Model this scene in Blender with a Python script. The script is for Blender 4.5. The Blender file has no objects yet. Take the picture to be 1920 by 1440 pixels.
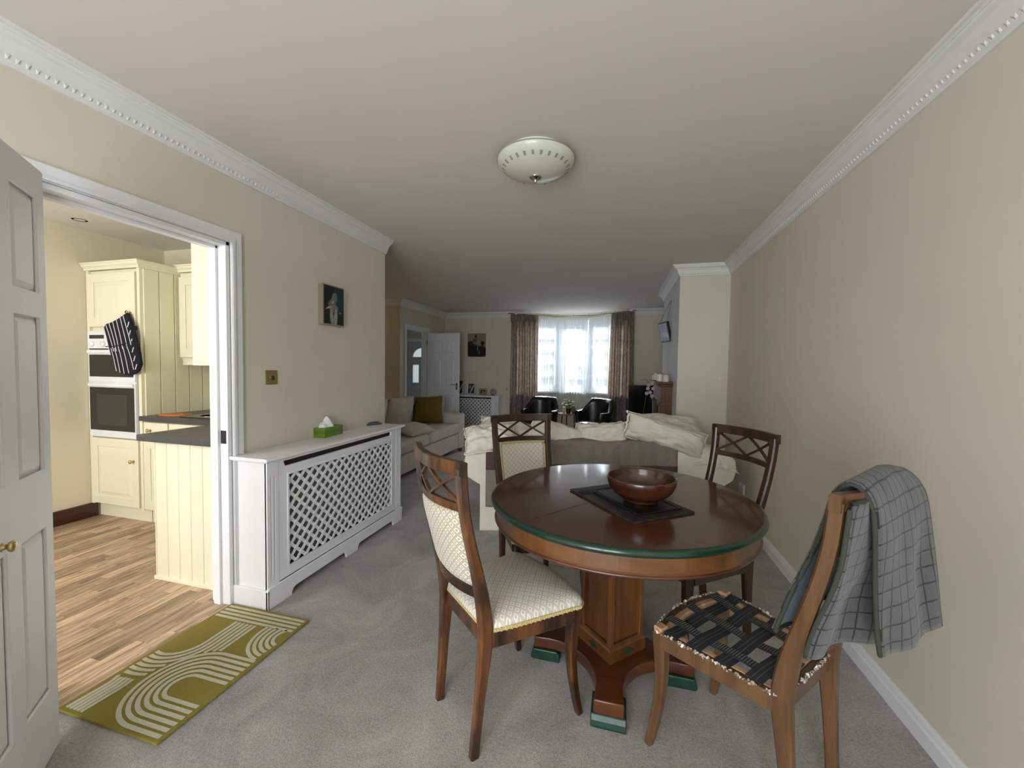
import bpy, bmesh, math, random
from mathutils import Vector, Matrix, noise
random.seed(7)
SC = bpy.context.scene
COL = SC.collection
PI = math.pi
def rad(a): return math.radians(a)

# ------------------------------------------------------------------ camera
cam_d = bpy.data.cameras.new('camera'); cam = bpy.data.objects.new('camera', cam_d); COL.objects.link(cam)
yaw, pit, rol = rad(15.016), rad(2.24), rad(.819)
fwd = Vector((-math.sin(yaw)*math.cos(pit), math.cos(yaw)*math.cos(pit), -math.sin(pit)))
rt = Vector((math.cos(yaw), math.sin(yaw), 0)); up = rt.cross(fwd)
r2 = rt*math.cos(rol)+up*math.sin(rol); u2 = -rt*math.sin(rol)+up*math.cos(rol)
M = Matrix.Identity(4)
for i in range(3):
    M[i][0] = r2[i]; M[i][1] = u2[i]; M[i][2] = -fwd[i]
M[2][3] = 1.31
cam.matrix_world = M
cam_d.sensor_width = 36; cam_d.lens = 747.26/1920*36; cam_d.clip_start = .02; cam_d.clip_end = 200
SC.camera = cam
# ------------------------------------------------------------------ world, lights, exposure
W = bpy.data.worlds.new('world'); SC.world = W; W.use_nodes = True
bg = W.node_tree.nodes['Background']; bg.inputs[0].default_value = (.80, .90, 1.0, 1); bg.inputs[1].default_value = 1.0
SC.view_settings.view_transform = 'Standard'; SC.view_settings.look = 'None'
SC.view_settings.exposure = .52; SC.view_settings.gamma = 1; SC.view_settings.use_curve_mapping = False
def area(name, loc, rot, sx, sy, power, col):
    d = bpy.data.lights.new(name, 'AREA'); d.shape = 'RECTANGLE'; d.size = sx; d.size_y = sy; d.energy = power; d.color = col
    o = bpy.data.objects.new(name, d); COL.objects.link(o); o.location = loc; o.rotation_euler = rot; return o
area('patio_daylight', (-.55, -2.05, 1.12), (rad(90), 0, 0), 1.7, 2.0, 100, (.93, .965, 1.0))
area('kitchen_daylight', (-3.1, -.75, 1.5), (rad(90), 0, 0), 1.4, 1.2, 42, (.97, .98, 1.0))
area('bay_daylight', (-.9, 9.75, 3.35), (rad(-52), 0, 0), 2.6, 1.6, 760, (.86, .94, 1.0))

# ------------------------------------------------------------------ materials
class NT:
    def __init__(s, name):
        s.m = bpy.data.materials.new(name); s.m.use_nodes = True; s.t = s.m.node_tree; s.n = s.t.nodes; s.l = s.t.links
        s.b = s.n['Principled BSDF']; s.out = s.n['Material Output']; s._c = None
    def node(s, typ, ins=None, **kw):
        n = s.n.new(typ)
        for k, v in kw.items(): setattr(n, k, v)
        for k, v in (ins or {}).items(): s.set(n.inputs[k], v)
        return n
    def set(s, sock, v):
        if isinstance(v, bpy.types.NodeSocket): s.l.new(v, sock)
        elif isinstance(v, (tuple, list)) and len(v) == 3 and sock.type == 'RGBA': sock.default_value = (*v, 1)
        else: sock.default_value = v
    def math(s, op, a, b=0.0, c=None):
        n = s.n.new('ShaderNodeMath'); n.operation = op; s.set(n.inputs[0], a); s.set(n.inputs[1], b)
        if c is not None: s.set(n.inputs[2], c)
        return n.outputs[0]
    def coord(s, kind='Object', scale=(1, 1, 1), rot=(0, 0, 0)):
        tc = s.node('ShaderNodeTexCoord'); mp = s.node('ShaderNodeMapping', {'Vector': tc.outputs[kind], 'Scale': scale, 'Rotation': rot}); return mp.outputs[0]
    def noise(s, vec, scale, detail=3, rough=.55, dist=0):
        return s.node('ShaderNodeTexNoise', {'Vector': vec, 'Scale': scale, 'Detail': detail, 'Roughness': rough, 'Distortion': dist}).outputs[0]
    def ramp(s, fac, stops):
        r = s.node('ShaderNodeValToRGB', {'Fac': fac}); e = r.color_ramp.elements
        while len(e) < len(stops): e.new(.5)
        for x, (p, c) in zip(e, stops): x.position = p; x.color = (*c, 1) if len(c) == 3 else c
        return r.outputs[0]
    def mix(s, f, a, b):
        n = s.node('ShaderNodeMix', data_type='RGBA'); s.set(n.inputs['Factor'], f); s.set(n.inputs[6], a); s.set(n.inputs[7], b); return n.outputs[2]
    def bump(s, h, strength=.3, dist=.002):
        b = s.node('ShaderNodeBump', {'Height': h, 'Strength': strength, 'Distance': dist}); s.l.new(b.outputs[0], s.b.inputs['Normal'])
    def P(s, **kw):
        for k, v in kw.items():
            s.set(s.b.inputs[{'col': 'Base Color', 'rough': 'Roughness', 'metal': 'Metallic', 'spec': 'Specular IOR Level', 'coat': 'Coat Weight', 'coatr': 'Coat Roughness', 'trans': 'Transmission Weight', 'ior': 'IOR', 'sheen': 'Sheen Weight', 'sub': 'Subsurface Weight', 'em': 'Emission Color', 'ems': 'Emission Strength', 'alpha': 'Alpha'}[k]], v)
        return s.m
def plain(name, col, rough=.5, metal=0, var=.06, nscale=6, bump=0, bscale=60, bdist=.001, **kw):
    t = NT(name); v = t.coord('Object')
    n = t.noise(v, nscale); a = tuple(c*(1-var) for c in col); b = tuple(min(1, c*(1+var)) for c in col)
    c = t.ramp(n, [(.3, a), (.7, b)])
    if bump: t.bump(t.noise(v, bscale, 4), bump, bdist)
    return t.P(col=c, rough=rough, metal=metal, **kw)
def wood(name, dark, light, scale=(1, 1, 1), rough=.35, gs=9, coat=.2, axis='Z', mottled=0):
    t = NT(name); sc = {'Z': (gs, gs, gs*.12), 'X': (gs*.12, gs, gs), 'Y': (gs, gs*.12, gs)}[axis]
    v = t.coord('Object', sc); n = t.noise(v, 2.2, 6, .65, .6)
    c = t.ramp(n, [(.35, dark), (.5, tuple((a+b)/2 for a, b in zip(dark, light))), (.64, light)])
    if mottled:
        n2 = t.noise(t.coord('Object', (1, 1, .5)), 9, 4, .6); f = t.ramp(n2, [(.40, (0, 0, 0)), (.62, (1, 1, 1))])
        c = t.mix(t.math('MULTIPLY', f, mottled), c, tuple(x*.28 for x in dark))
    t.bump(n, .08, .001)
    return t.P(col=c, rough=rough, coat=coat, coatr=.25)
WALL_C = (.67, .63, .515)
m_wall = plain('cream_wall_paint', WALL_C, .75, var=.025, nscale=2, bump=.1, bscale=90, bdist=.0008)
m_wall_pale = plain('pale_chimney_paint', (.66, .66, .66), .75, var=.03, nscale=2)
m_ceil = plain('ceiling_paint', (.68, .64, .60), .85, var=.02, nscale=1.5)
m_kwall = plain('kitchen_wall_paint', (.74, .67, .52), .7, var=.02, nscale=2)
m_kceil = plain('kitchen_ceiling_paint', (.74, .71, .66), .85, var=.02)
m_white = plain('white_gloss_paint', (.80, .81, .83), .32, var=.02, nscale=4)
m_plaster = plain('plaster_white', (.74, .74, .73), .6, var=.02)
m_door = plain('white_door_paint', (.80, .815, .83), .38, var=.02)
m_cream = plain('cream_cabinet_paint', (.84, .80, .61), .42, var=.02, nscale=3)
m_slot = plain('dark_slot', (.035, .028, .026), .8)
m_radiator = plain('radiator_beige', (.30, .29, .25), .5)
m_worktop = plain('charcoal_worktop', (.055, .057, .062), .35, var=.15, nscale=40)
m_brass = plain('polished_brass', (.62, .48, .22), .28, 1, var=.1)
m_nickel = plain('brushed_nickel', (.55, .53, .48), .3, 1)
m_chrome = plain('dark_chrome', (.45, .43, .38), .15, 1)
m_black = plain('black_plastic', (.012, .012, .014), .3)
m_glassblack = plain('oven_black_glass', (.012, .013, .012), .12, spec=.6)
m_oven = plain('oven_white_enamel', (.80, .83, .86), .28)
m_skirtw = wood('mahogany_skirting', (.035, .008, .005), (.07, .018, .009), rough=.3, axis='Y')
m_green = plain('green_painted_edge', (.005, .027, .017), .28, var=.2, nscale=30, coat=.3)
m_greenfoot = plain('green_painted_foot', (.007, .042, .024), .4, var=.3, nscale=40)
m_table = NT('mahogany_table_top')
_v = m_table.coord('Object', (1.2, 9, 1), (0, 0, rad(42))); _n = m_table.noise(_v, 2.5, 7, .65, .5)
_c = m_table.ramp(_n, [(.3, (.050, .016, .006)), (.5, (.070, .023, .009)), (.72, (.092, .032, .012))])
_r = m_table.ramp(m_table.noise(m_table.coord('Object'), 5, 5, .6), [(.2, (.15, .15, .15)), (.8, (.22, .22, .22))])
m_table = m_table.P(col=_c, rough=_r, coat=.45, coatr=.09, spec=.35)
m_apron = wood('table_apron_wood', (.095, .034, .009), (.17, .066, .017), axis='X', gs=6, rough=.35, coat=.3)
m_pedestal = wood('table_pedestal_wood', (.070, .024, .006), (.14, .050, .012), gs=6, rough=.32, coat=.3)
m_platform = wood('table_platform_wood', (.050, .014, .005), (.11, .032, .010), gs=5, rough=.32, coat=.3, axis='X')
m_chairwood = wood('mottled_highlit_chestnut_wood', (.017, .005, .0025), (.19, .065, .014), gs=10, rough=.28, coat=.5, mottled=.85)  # mottled grain; contrast raised so its light tone also carries orange highlights
m_chairdark = wood('dark_walnut_wood', (.012, .0045, .0025), (.045, .016, .007), gs=10, rough=.38, coat=.2)
m_chairlight = wood('worn_light_brown_wood', (.080, .036, .014), (.145, .072, .028), gs=8, rough=.38, coat=.15)
m_blond = wood('raw_blond_wood', (.42, .24, .13), (.60, .38, .22), gs=10, rough=.6, coat=0)
m_rosy = wood('bowl_rosewood', (.013, .0035, .002), (.068, .018, .006), gs=5, rough=.22, coat=.5, axis='X')
m_fire = wood('mantel_wood', (.055, .019, .007), (.17, .065, .022), gs=8, rough=.55, coat=0)
m_walnuttop = wood('side_table_wood', (.22, .09, .045), (.38, .18, .10), axis='X', rough=.3)
m_metal_black = plain('black_metal', (.015, .013, .012), .4, .3)
m_leather = plain('black_leather', (.010, .012, .015), .26, bump=.25, bscale=120, bdist=.0008, spec=.7)
m_tv = plain('tv_screen', (.005, .005, .007), .12, spec=.5)
def fabric(name, col, scale=260, bump=.5, var=.08, nscale=14, rough=.9, bdist=.0012, **kw):
    t = NT(name); v = t.coord('Object'); n = t.noise(v, nscale, 3)
    n2 = t.noise(v, scale, 3, .7)
    c = t.ramp(t.math('ADD', t.math('MULTIPLY', n, .6), t.math('MULTIPLY', n2, .4)), [(.3, tuple(x*(1-var) for x in col)), (.7, tuple(min(1, x*(1+var)) for x in col))])
    t.bump(n2, bump, bdist); return t.P(col=c, rough=rough, **kw)
m_linen = fabric('cream_linen', (.74, .71, .60), 180, .4, .09, 8)
m_sofagrey = fabric('taupe_linen', (.60, .555, .50), 200, .4, .08, 8)
m_throw = fabric('grey_brown_wool', (.225, .195, .175), 150, .6, .14, 30)
m_throwband = fabric('plum_wool_band', (.085, .050, .052), 150, .6, .14, 30)
m_olive = fabric('mustard_velvet', (.17, .105, .012), 200, .3, .1, 8)
m_brownthrow = fabric('brown_blanket', (.12, .065, .035), 150, .5, .12, 10)
m_gimp = fabric('gold_gimp_braid', (.56, .44, .19), 240, 1, .25, 120, bdist=.003)
m_binding = fabric('olive_binding_tape', (.036, .041, .028), 200, .4, .1, 20)
m_fleece = fabric('pale_blue_fleece', (.30, .35, .42), 160, 1.0, .15, 60, bdist=.004)
m_tissue = plain('white_tissue', (.86, .87, .90), .9, var=.03)
m_phone = plain('grey_plastic', (.10, .11, .115), .4)
m_sky_glass = None
# carpet
t = NT('grey_loop_carpet'); v = t.coord('Object'); n1 = t.noise(v, 230, 3, .9); n2 = t.noise(v, 2.6, 5, .65, .8); n3 = t.noise(v, 95, 3, .8)
f = t.math('ADD', t.math('MULTIPLY', n1, .40), t.math('ADD', t.math('MULTIPLY', n2, .34), t.math('MULTIPLY', n3, .30)))
c = t.ramp(f, [(.40, (.22, .20, .19)), (.52, (.40, .378, .362)), (.64, (.60, .575, .555))])
t.bump(t.math('ADD', n1, n3), .9, .004); m_carpet = t.P(col=c, rough=.95, sheen=.15)
# woven chair fabric with nested diamonds: axes a,b in object space
def damask(name, base, line, ax=(0, 1), k=33.0):
    t = NT(name); tc = t.node('ShaderNodeTexCoord'); sp = t.node('ShaderNodeSeparateXYZ', {'Vector': tc.outputs['Object']})
    a, b = sp.outputs[ax[0]], sp.outputs[ax[1]]
    p = t.math('MULTIPLY', t.math('ADD', a, b), k); q = t.math('MULTIPLY', t.math('SUBTRACT', a, b), k)
    fp = t.math('ABSOLUTE', t.math('SUBTRACT', t.math('FRACT', t.math('ADD', p, 50.0)), .5)); fq = t.math('ABSOLUTE', t.math('SUBTRACT', t.math('FRACT', t.math('ADD', q, 50.0)), .5))
    mx = t.math('MAXIMUM', fp, fq)
    l1 = t.math('GREATER_THAN', t.math('SINE', t.math('MULTIPLY', mx, 2*PI*3.0)), .3)
    core = t.math('LESS_THAN', mx, .07)
    f = t.math('MINIMUM', 1.0, t.math('ADD', l1, t.math('MULTIPLY', core, .0)))
    n = t.noise(tc.outputs['Object'], 420, 3, .7)
    f = t.math('MULTIPLY', f, t.math('ADD', .45, n))
    t.bump(f, .35, .001); return t.P(col=t.mix(f, base, line), rough=.75, sheen=.2)
m_damask_seat = damask('cream_diamond_damask_seat', (.76, .72, .63), (.50, .46, .39), (0, 1))
m_damask_back = damask('cream_diamond_damask_back', (.70, .64, .53), (.36, .31, .24), (0, 2))
# curtains
t = NT('taupe_damask_curtain'); v = t.coord('Object', (26, 26, 16)); n = t.noise(v, 1, 3, .5, 1.0)
c = t.ramp(n, [(.40, (.150, .128, .115)), (.52, (.22, .192, .175)), (.62, (.31, .275, .255))]); t.bump(n, .2, .001)
t.P(col=c, rough=.6); tr = t.node('ShaderNodeBsdfTranslucent', {'Color': (.55, .38, .26)}); mx = t.node('ShaderNodeMixShader', {0: .14}); t.l.new(t.b.outputs[0], mx.inputs[1]); t.l.new(tr.outputs[0], mx.inputs[2]); t.l.new(mx.outputs[0], t.out.inputs[0]); m_curtain = t.m
t = NT('sheer_voile'); tr = t.node('ShaderNodeBsdfTranslucent', {'Color': (.92, .95, 1)}); tp = t.node('ShaderNodeBsdfTransparent', {'Color': (1, 1, 1)}); df = t.node('ShaderNodeBsdfDiffuse', {'Color': (.85, .87, .9)})
m1 = t.node('ShaderNodeMixShader', {0: .65}); t.l.new(df.outputs[0], m1.inputs[1]); t.l.new(tr.outputs[0], m1.inputs[2])
n = t.noise(t.coord('Object', (300, 300, 300)), 1, 2); ff = t.math('ADD', .56, t.math('MULTIPLY', n, .2))
m2 = t.node('ShaderNodeMixShader', {0: ff}); t.l.new(m1.outputs[0], m2.inputs[1]); t.l.new(tp.outputs[0], m2.inputs[2]); t.l.new(m2.outputs[0], t.out.inputs[0]); m_sheer = t.m
t = NT('window_glass'); gl = t.node('ShaderNodeBsdfGlossy', {'Roughness': .02}); tp = t.node('ShaderNodeBsdfTransparent'); m1 = t.node('ShaderNodeMixShader', {0: .06}); t.l.new(tp.outputs[0], m1.inputs[1]); t.l.new(gl.outputs[0], m1.inputs[2]); t.l.new(m1.outputs[0], t.out.inputs[0]); m_glass = t.m
t = NT('frosted_glass'); tr = t.node('ShaderNodeBsdfTranslucent', {'Color': (.9, .97, 1)}); tp = t.node('ShaderNodeBsdfTransparent'); m1 = t.node('ShaderNodeMixShader', {0: .9}); t.l.new(tr.outputs[0], m1.inputs[1]); t.l.new(tp.outputs[0], m1.inputs[2]); t.l.new(m1.outputs[0], t.out.inputs[0]); m_frost = t.m
# lamp bowl
t = NT('frosted_lamp_glass'); t.b.inputs['Subsurface Weight'].default_value = .3; m_lampglass = t.P(col=(.60, .615, .52), rough=.3, coat=.2)
m_lampsq = plain('lamp_grey_squares', (.27, .28, .22), .5)
# laminate strips
t = NT('oak_laminate'); oi = t.node('ShaderNodeObjectInfo'); tc = t.node('ShaderNodeTexCoord')
ad = t.node('ShaderNodeVectorMath', {0: tc.outputs['Object']}, operation='ADD'); cb = t.node('ShaderNodeCombineXYZ', {'X': t.math('MULTIPLY', oi.outputs['Random'], 40.0), 'Y': t.math('MULTIPLY', oi.outputs['Random'], 17.0)}); t.l.new(cb.outputs[0], ad.inputs[1])
mp = t.node('ShaderNodeMapping', {'Vector': ad.outputs[0], 'Scale': (28, 2.6, 1)}); n = t.noise(mp.outputs[0], 1.6, 6, .65, .8)
a = t.ramp(n, [(.36, (.22, .14, .08)), (.5, (.42, .29, .185)), (.64, (.58, .43, .29))])
hs = t.node('ShaderNodeHueSaturation', {'Color': a, 'Value': t.math('ADD', .70, t.math('MULTIPLY', oi.outputs['Random'], .62))}); m_lam = t.P(col=hs.outputs[0], rough=.38)
# plaid blanket (uses UV in metres)
t = NT('grey_checked_wool'); tc = t.node('ShaderNodeTexCoord'); sp = t.node('ShaderNodeSeparateXYZ', {'Vector': tc.outputs['UV']})
wob = t.math('MULTIPLY', t.noise(tc.outputs['UV'], 60, 2), .004)
def lin(s, per, w): return t.math('LESS_THAN', t.math('FRACT', t.math('DIVIDE', t.math('ADD', t.math('ADD', s, 5.0), wob), per)), w)
lx, ly = lin(sp.outputs[0], .034, .12), lin(sp.outputs[1], .042, .10); f = t.math('MAXIMUM', lx, ly)
nn = t.noise(tc.outputs['UV'], 420, 3, .8); base = t.ramp(nn, [(.3, (.045, .046, .046)), (.7, (.118, .119, .118))])
t.bump(nn, .5, .002); m_plaid = t.P(col=t.mix(t.math('MULTIPLY', f, .95), base, (.010, .012, .017)), rough=.95, sheen=.2)
# rug
t = NT('mustard_rug_pile'); v = t.coord('Object'); n = t.noise(v, 350, 3, .8); t.bump(n, .9, .003); m_rug = t.P(col=t.ramp(n, [(.3, (.19, .145, .014)), (.7, (.34, .27, .045))]), rough=.95)
t = NT('oat_rug_stripe'); v = t.coord('Object'); n = t.noise(v, 300, 3, .8); t.bump(n, .9, .003); m_rugstripe = t.P(col=t.ramp(n, [(.3, (.47, .43, .32)), (.7, (.68, .64, .50))]), rough=.95)
m_strap = NT('black_webbing'); _v = m_strap.coord('Object'); _n = m_strap.noise(_v, 400, 3, .7); m_strap.bump(_n, .6, .001); m_strap = m_strap.P(col=m_strap.ramp(_n, [(.3, (.012, .015, .02)), (.7, (.035, .042, .055))]), rough=.7)
m_strapline = plain('webbing_stripe', (.10, .10, .085), .7)
m_staple = plain('torn_silver_backing', (.65, .60, .54), .45, .5, var=.5, nscale=160)
m_leaf = plain('leaf_green', (.07, .16, .03), .45, var=.4, nscale=20)
m_petal = plain('white_petal', (.85, .85, .80), .6); m_pink = plain('pink_petal', (.75, .42, .46), .6); m_lilac = plain('lilac_petal', (.60, .47, .54), .6)
m_pot = plain('dark_pot', (.02, .018, .016), .4); m_vase = plain('mottled_vase', (.22, .19, .13), .4)
m_wax = plain('ivory_candle', (.80, .77, .68), .5)
m_matblack = NT('tooled_black_leather'); _v = m_matblack.coord('Object'); _n = m_matblack.noise(_v, 85, 4, .7, 1.5); m_matblack.bump(_n, 1, .004); m_matblack = m_matblack.P(col=m_matblack.ramp(_n, [(.38, (.004, .004, .004)), (.66, (.045, .042, .040))]), rough=.5, spec=.3)
m_mat2 = plain('smooth_black_leather', (.006, .006, .007), .4, spec=.35)
m_brick = plain('rendered_house_wall', (.62, .60, .58), .9); m_roof = plain('grey_slate_roof', (.16, .17, .19), .8); m_grass = plain('garden_grass', (.12, .17, .06), .95, var=.3, nscale=30)
m_winddark = plain('dark_house_glass', (.06, .07, .08), .2)
m_mitt = NT('navy_towelling'); _n = m_mitt.noise(m_mitt.coord('Object'), 200, 3, .8); m_mitt.bump(_n, 1, .003); m_mitt = m_mitt.P(col=(.006, .007, .014), rough=.95)
m_mittw = plain('white_cotton_stripe', (.72, .73, .76), .9)
m_orange = plain('orange_board', (.55, .16, .05), .4)
m_canvas = plain('canvas_edge_tan', (.30, .245, .175), .7)
m_paper = plain('print_white', (.66, .64, .62), .6)

# ------------------------------------------------------------------ geometry helpers
def link(name, me, mat, parent=None, loc=(0, 0, 0), rot=(0, 0, 0), smooth=False):
    o = bpy.data.objects.new(name, me)
    if mat is not None:
        for mm in (mat if isinstance(mat, (list, tuple)) else [mat]): me.materials.append(mm)
    o.location = loc; o.rotation_euler = rot; COL.objects.link(o)
    if parent is not None: o.parent = parent
    if smooth:
        for p in me.polygons: p.use_smooth = True
    return o
def tag(o, label, cat, group=None):
    o['label'] = label; o['category'] = cat
    if group: o['group'] = group
    return o
def struct(o): o['kind'] = 'structure'; return o
def thing(name, label, cat, loc=(0, 0, 0), rz=0, group=None):
    o = bpy.data.objects.new(name, None); COL.objects.link(o); o.location = loc; o.rotation_euler = (0, 0, rz); o.empty_display_size = .1
    return tag(o, label, cat, group)
class G:
    def __init__(s): s.v = []; s.f = []; s.mi = []
    def add(s, vs, fs, mi=0):
        b = len(s.v); s.v += [tuple(x) for x in vs]; s.f += [tuple(b+i for i in f) for f in fs]; s.mi += [mi]*len(fs); return s
    def box(s, x0, x1, y0, y1, z0, z1, mi=0):
        return s.add([(x0, y0, z0), (x1, y0, z0), (x1, y1, z0), (x0, y1, z0), (x0, y0, z1), (x1, y0, z1), (x1, y1, z1), (x0, y1, z1)],
                     [(0, 3, 2, 1), (4, 5, 6, 7), (0, 1, 5, 4), (1, 2, 6, 5), (2, 3, 7, 6), (3, 0, 4, 7)], mi)
    def rings(s, rings, closed=True, caps=True, mi=0, loop=False):
        n = len(rings[0]); fs = []; m = len(rings)
        for i in range(m if loop else m-1):
            j = (i+1) % m
            for k in range(n if closed else n-1):
                l = (k+1) % n; fs.append((i*n+k, i*n+l, j*n+l, j*n+k))
        if caps and not loop: fs.append(tuple(range(n-1, -1, -1))); fs.append(tuple((m-1)*n+k for k in range(n)))
        return s.add([p for r in rings for p in r], fs, mi)
    def lathe(s, prof, c=(0, 0, 0), seg=32, sx=1, sy=1, rot=0, mi=0, caps=True):
        return s.rings([[(c[0]+r*sx*math.cos(2*PI*k/seg+rot), c[1]+r*sy*math.sin(2*PI*k/seg+rot), c[2]+z) for k in range(seg)] for r, z in prof], caps=caps, mi=mi)
    def sweep(s, pts, w, h, ref=(0, 0, 1), ch=.15, mi=0, loop=False):
        pts = [Vector(p) for p in pts]; n = len(pts); R = []
        for i, p in enumerate(pts):
            if loop: tg = pts[(i+1) % n]-pts[i-1]
            else: tg = pts[min(i+1, n-1)]-pts[max(i-1, 0)]
            tg.normalize(); sd = tg.cross(Vector(ref)); sd.normalize(); uu = sd.cross(tg)
            ww = w[i] if isinstance(w, (list, tuple)) else w; hh = h[i] if isinstance(h, (list, tuple)) else h
            a, b = ww/2, hh/2; c = ch*min(ww, hh)
            R.append([p+sd*x+uu*y for x, y in ((-a+c, -b), (a-c, -b), (a, -b+c), (a, b-c), (a-c, b), (-a+c, b), (-a, b-c), (-a, -b+c))])
        return s.rings(R, mi=mi, loop=loop)
    def tube(s, pts, r, seg=8, mi=0, loop=False):
        pts = [Vector(p) for p in pts]; n = len(pts); R = []; prev = None
        for i, p in enumerate(pts):
            tg = (pts[(i+1) % n]-pts[i-1]) if loop else pts[min(i+1, n-1)]-pts[max(i-1, 0)]
            if tg.length < 1e-9: tg = Vector((0, 0, 1))
            tg.normalize()
            ref = Vector((0, 0, 1)) if abs(tg.z) < .95 else Vector((1, 0, 0))
            sd = tg.cross(ref).normalized(); uu = sd.cross(tg)
            rr = r[i] if isinstance(r, (list, tuple)) else r
            R.append([p+sd*rr*math.cos(2*PI*k/seg)+uu*rr*math.sin(2*PI*k/seg) for k in range(seg)])
        return s.rings(R, mi=mi, loop=loop)
    def prism(s, outline, z0, z1, mi=0):   # outline xy (any polygon), extruded in z
        n = len(outline)
        return s.add([(x, y, z0) for x, y in outline]+[(x, y, z1) for x, y in outline],
                     [tuple(range(n-1, -1, -1)), tuple(range(n, 2*n))]+[(i, (i+1) % n, n+(i+1) % n, n+i) for i in range(n)], mi)
    def map(s, fn, start=0): s.v[start:] = [tuple(fn(*p)) for p in s.v[start:]]; return s
    def mesh(s, name='mesh'):
        me = bpy.data.meshes.new(name); me.from_pydata(s.v, [], s.f)
        for p, m in zip(me.polygons, s.mi): p.material_index = m
        bm = bmesh.new(); bm.from_mesh(me); bmesh.ops.recalc_face_normals(bm, faces=bm.faces); bm.to_mesh(me); bm.free(); me.update(); return me
    def obj(s, name, mat, parent=None, loc=(0, 0, 0), rot=(0, 0, 0), smooth=False, bevel=0, seg=2, sub=0, auto=False):
        o = link(name, s.mesh(name), mat, parent, loc, rot, smooth)
        if bevel:
            b = o.modifiers.new('bevel', 'BEVEL'); b.width = bevel; b.segments = seg; b.limit_method = 'ANGLE'; b.angle_limit = rad(40)
        if sub:
            b = o.modifiers.new('sub', 'SUBSURF'); b.levels = sub; b.render_levels = sub
        return o
def B(name, x0, x1, y0, y1, z0, z1, mat, parent=None, bevel=0, **kw): return G().box(x0, x1, y0, y1, z0, z1).obj(name, mat, parent, bevel=bevel, **kw)
def grid(nu, nv, fn, closed_u=False):
    g = G(); vs = [fn(i/(nu-1 if not closed_u else nu), j/(nv-1)) for j in range(nv) for i in range(nu)]
    fs = []
    for j in range(nv-1):
        for i in range(nu if closed_u else nu-1):
            k = (i+1) % nu; fs.append((j*nu+i, j*nu+k, (j+1)*nu+k, (j+1)*nu+i))
    return g.add(vs, fs)
def plate(name, outline, holes, th, mat, parent=None, bevel=0, xf=None):
    """flat plate in XY with holes, extruded th (curve fill), then mapped by xf(x,y,z)"""
    cu = bpy.data.curves.new('c', 'CURVE'); cu.dimensions = '2D'; cu.fill_mode = 'BOTH'; cu.extrude = th/2
    for poly in [outline]+list(holes):
        sp = cu.splines.new('POLY'); sp.points.add(len(poly)-1); sp.use_cyclic_u = True
        for p, (x, y) in zip(sp.points, poly): p.co = (x, y, 0, 1)
    o = bpy.data.objects.new('c', cu); COL.objects.link(o)
    dg = bpy.context.evaluated_depsgraph_get(); me = bpy.data.meshes.new_from_object(o.evaluated_get(dg))
    bpy.data.objects.remove(o); bpy.data.curves.remove(cu)
    bm = bmesh.new(); bm.from_mesh(me); bmesh.ops.remove_doubles(bm, verts=bm.verts, dist=1e-5)
    if xf:
        for v in bm.verts: v.co = Vector(xf(*v.co))
    bmesh.ops.recalc_face_normals(bm, faces=bm.faces); bm.to_mesh(me); bm.free(); me.name = name; me.materials.clear()
    o = link(name, me, mat, parent)
    if bevel:
        b = o.modifiers.new('bevel', 'BEVEL'); b.width = bevel; b.segments = 2; b.limit_method = 'ANGLE'; b.angle_limit = rad(50)
    return o
def rect(x0, x1, y0, y1): return [(x0, y0), (x1, y0), (x1, y1), (x0, y1)]
def copy_tree(o, parent=None):
    c = o.copy(); COL.objects.link(c)
    if parent: c.parent = parent
    for ch in [x for x in bpy.data.objects if x.parent == o]: copy_tree(ch, c)
    return c
def cushion(w, h, t, nx=34, ny=26, seed=0, crump=.012, pinch=.06, sag=0):
    """soft pillow: x,z in plane (w,h), y thickness t; origin at centre"""
    g = G(); N = nx; K = ny; top = []; bot = []
    def pt(u, v, side):
        a, b = u*2-1, v*2-1
        e = (max(0, 1-abs(a)**2.6)*max(0, 1-abs(b)**2.6))**.5
        px = a*w/2*(1-pinch*(1-abs(b)**2)*abs(a)**3); pz = b*h/2*(1-pinch*(1-abs(a)**2)*abs(b)**3)
        n = noise.fractal(Vector((a*1.7+seed*3.1, b*1.7, seed+side*.3)), 1, 2, 3)+(1.1-2.6*abs(noise.noise(Vector((a*2.3+b*1.1+seed*5, b*3.1-a*.8, seed*1.7+side)))))*(.35 if crump > .02 else 0)
        edge = noise.noise(Vector((a*5+seed, b*5, seed*2.)))*crump*.7
        return (px+edge*abs(a), side*(t/2*e+n*crump*e)+edge*.4, pz-sag*(1-a*a)*(v)+edge*abs(b))
    vs = []; idx = {}
    for side in (1, -1):
        for j in range(K):
            for i in range(N):
                if side == -1 and (i in (0, N-1) or j in (0, K-1)): idx[(side, i, j)] = idx[(1, i, j)]; continue
                idx[(side, i, j)] = len(vs); vs.append(pt(i/(N-1), j/(K-1), side))
    fs = []
    for side in (1, -1):
        for j in range(K-1):
            for i in range(N-1):
                q = (idx[(side, i, j)], idx[(side, i+1, j)], idx[(side, i+1, j+1)], idx[(side, i, j+1)])
                fs.append(q if side == -1 else q[::-1])
    g.add(vs, fs); g.edge = [vs[idx[(1, i, 0)]] for i in range(N)]+[vs[idx[(1, N-1, j)]] for j in range(1, K)]+[vs[idx[(1, i, K-1)]] for i in range(N-2, -1, -1)]+[vs[idx[(1, 0, j)]] for j in range(K-2, 0, -1)]
    return g
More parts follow.
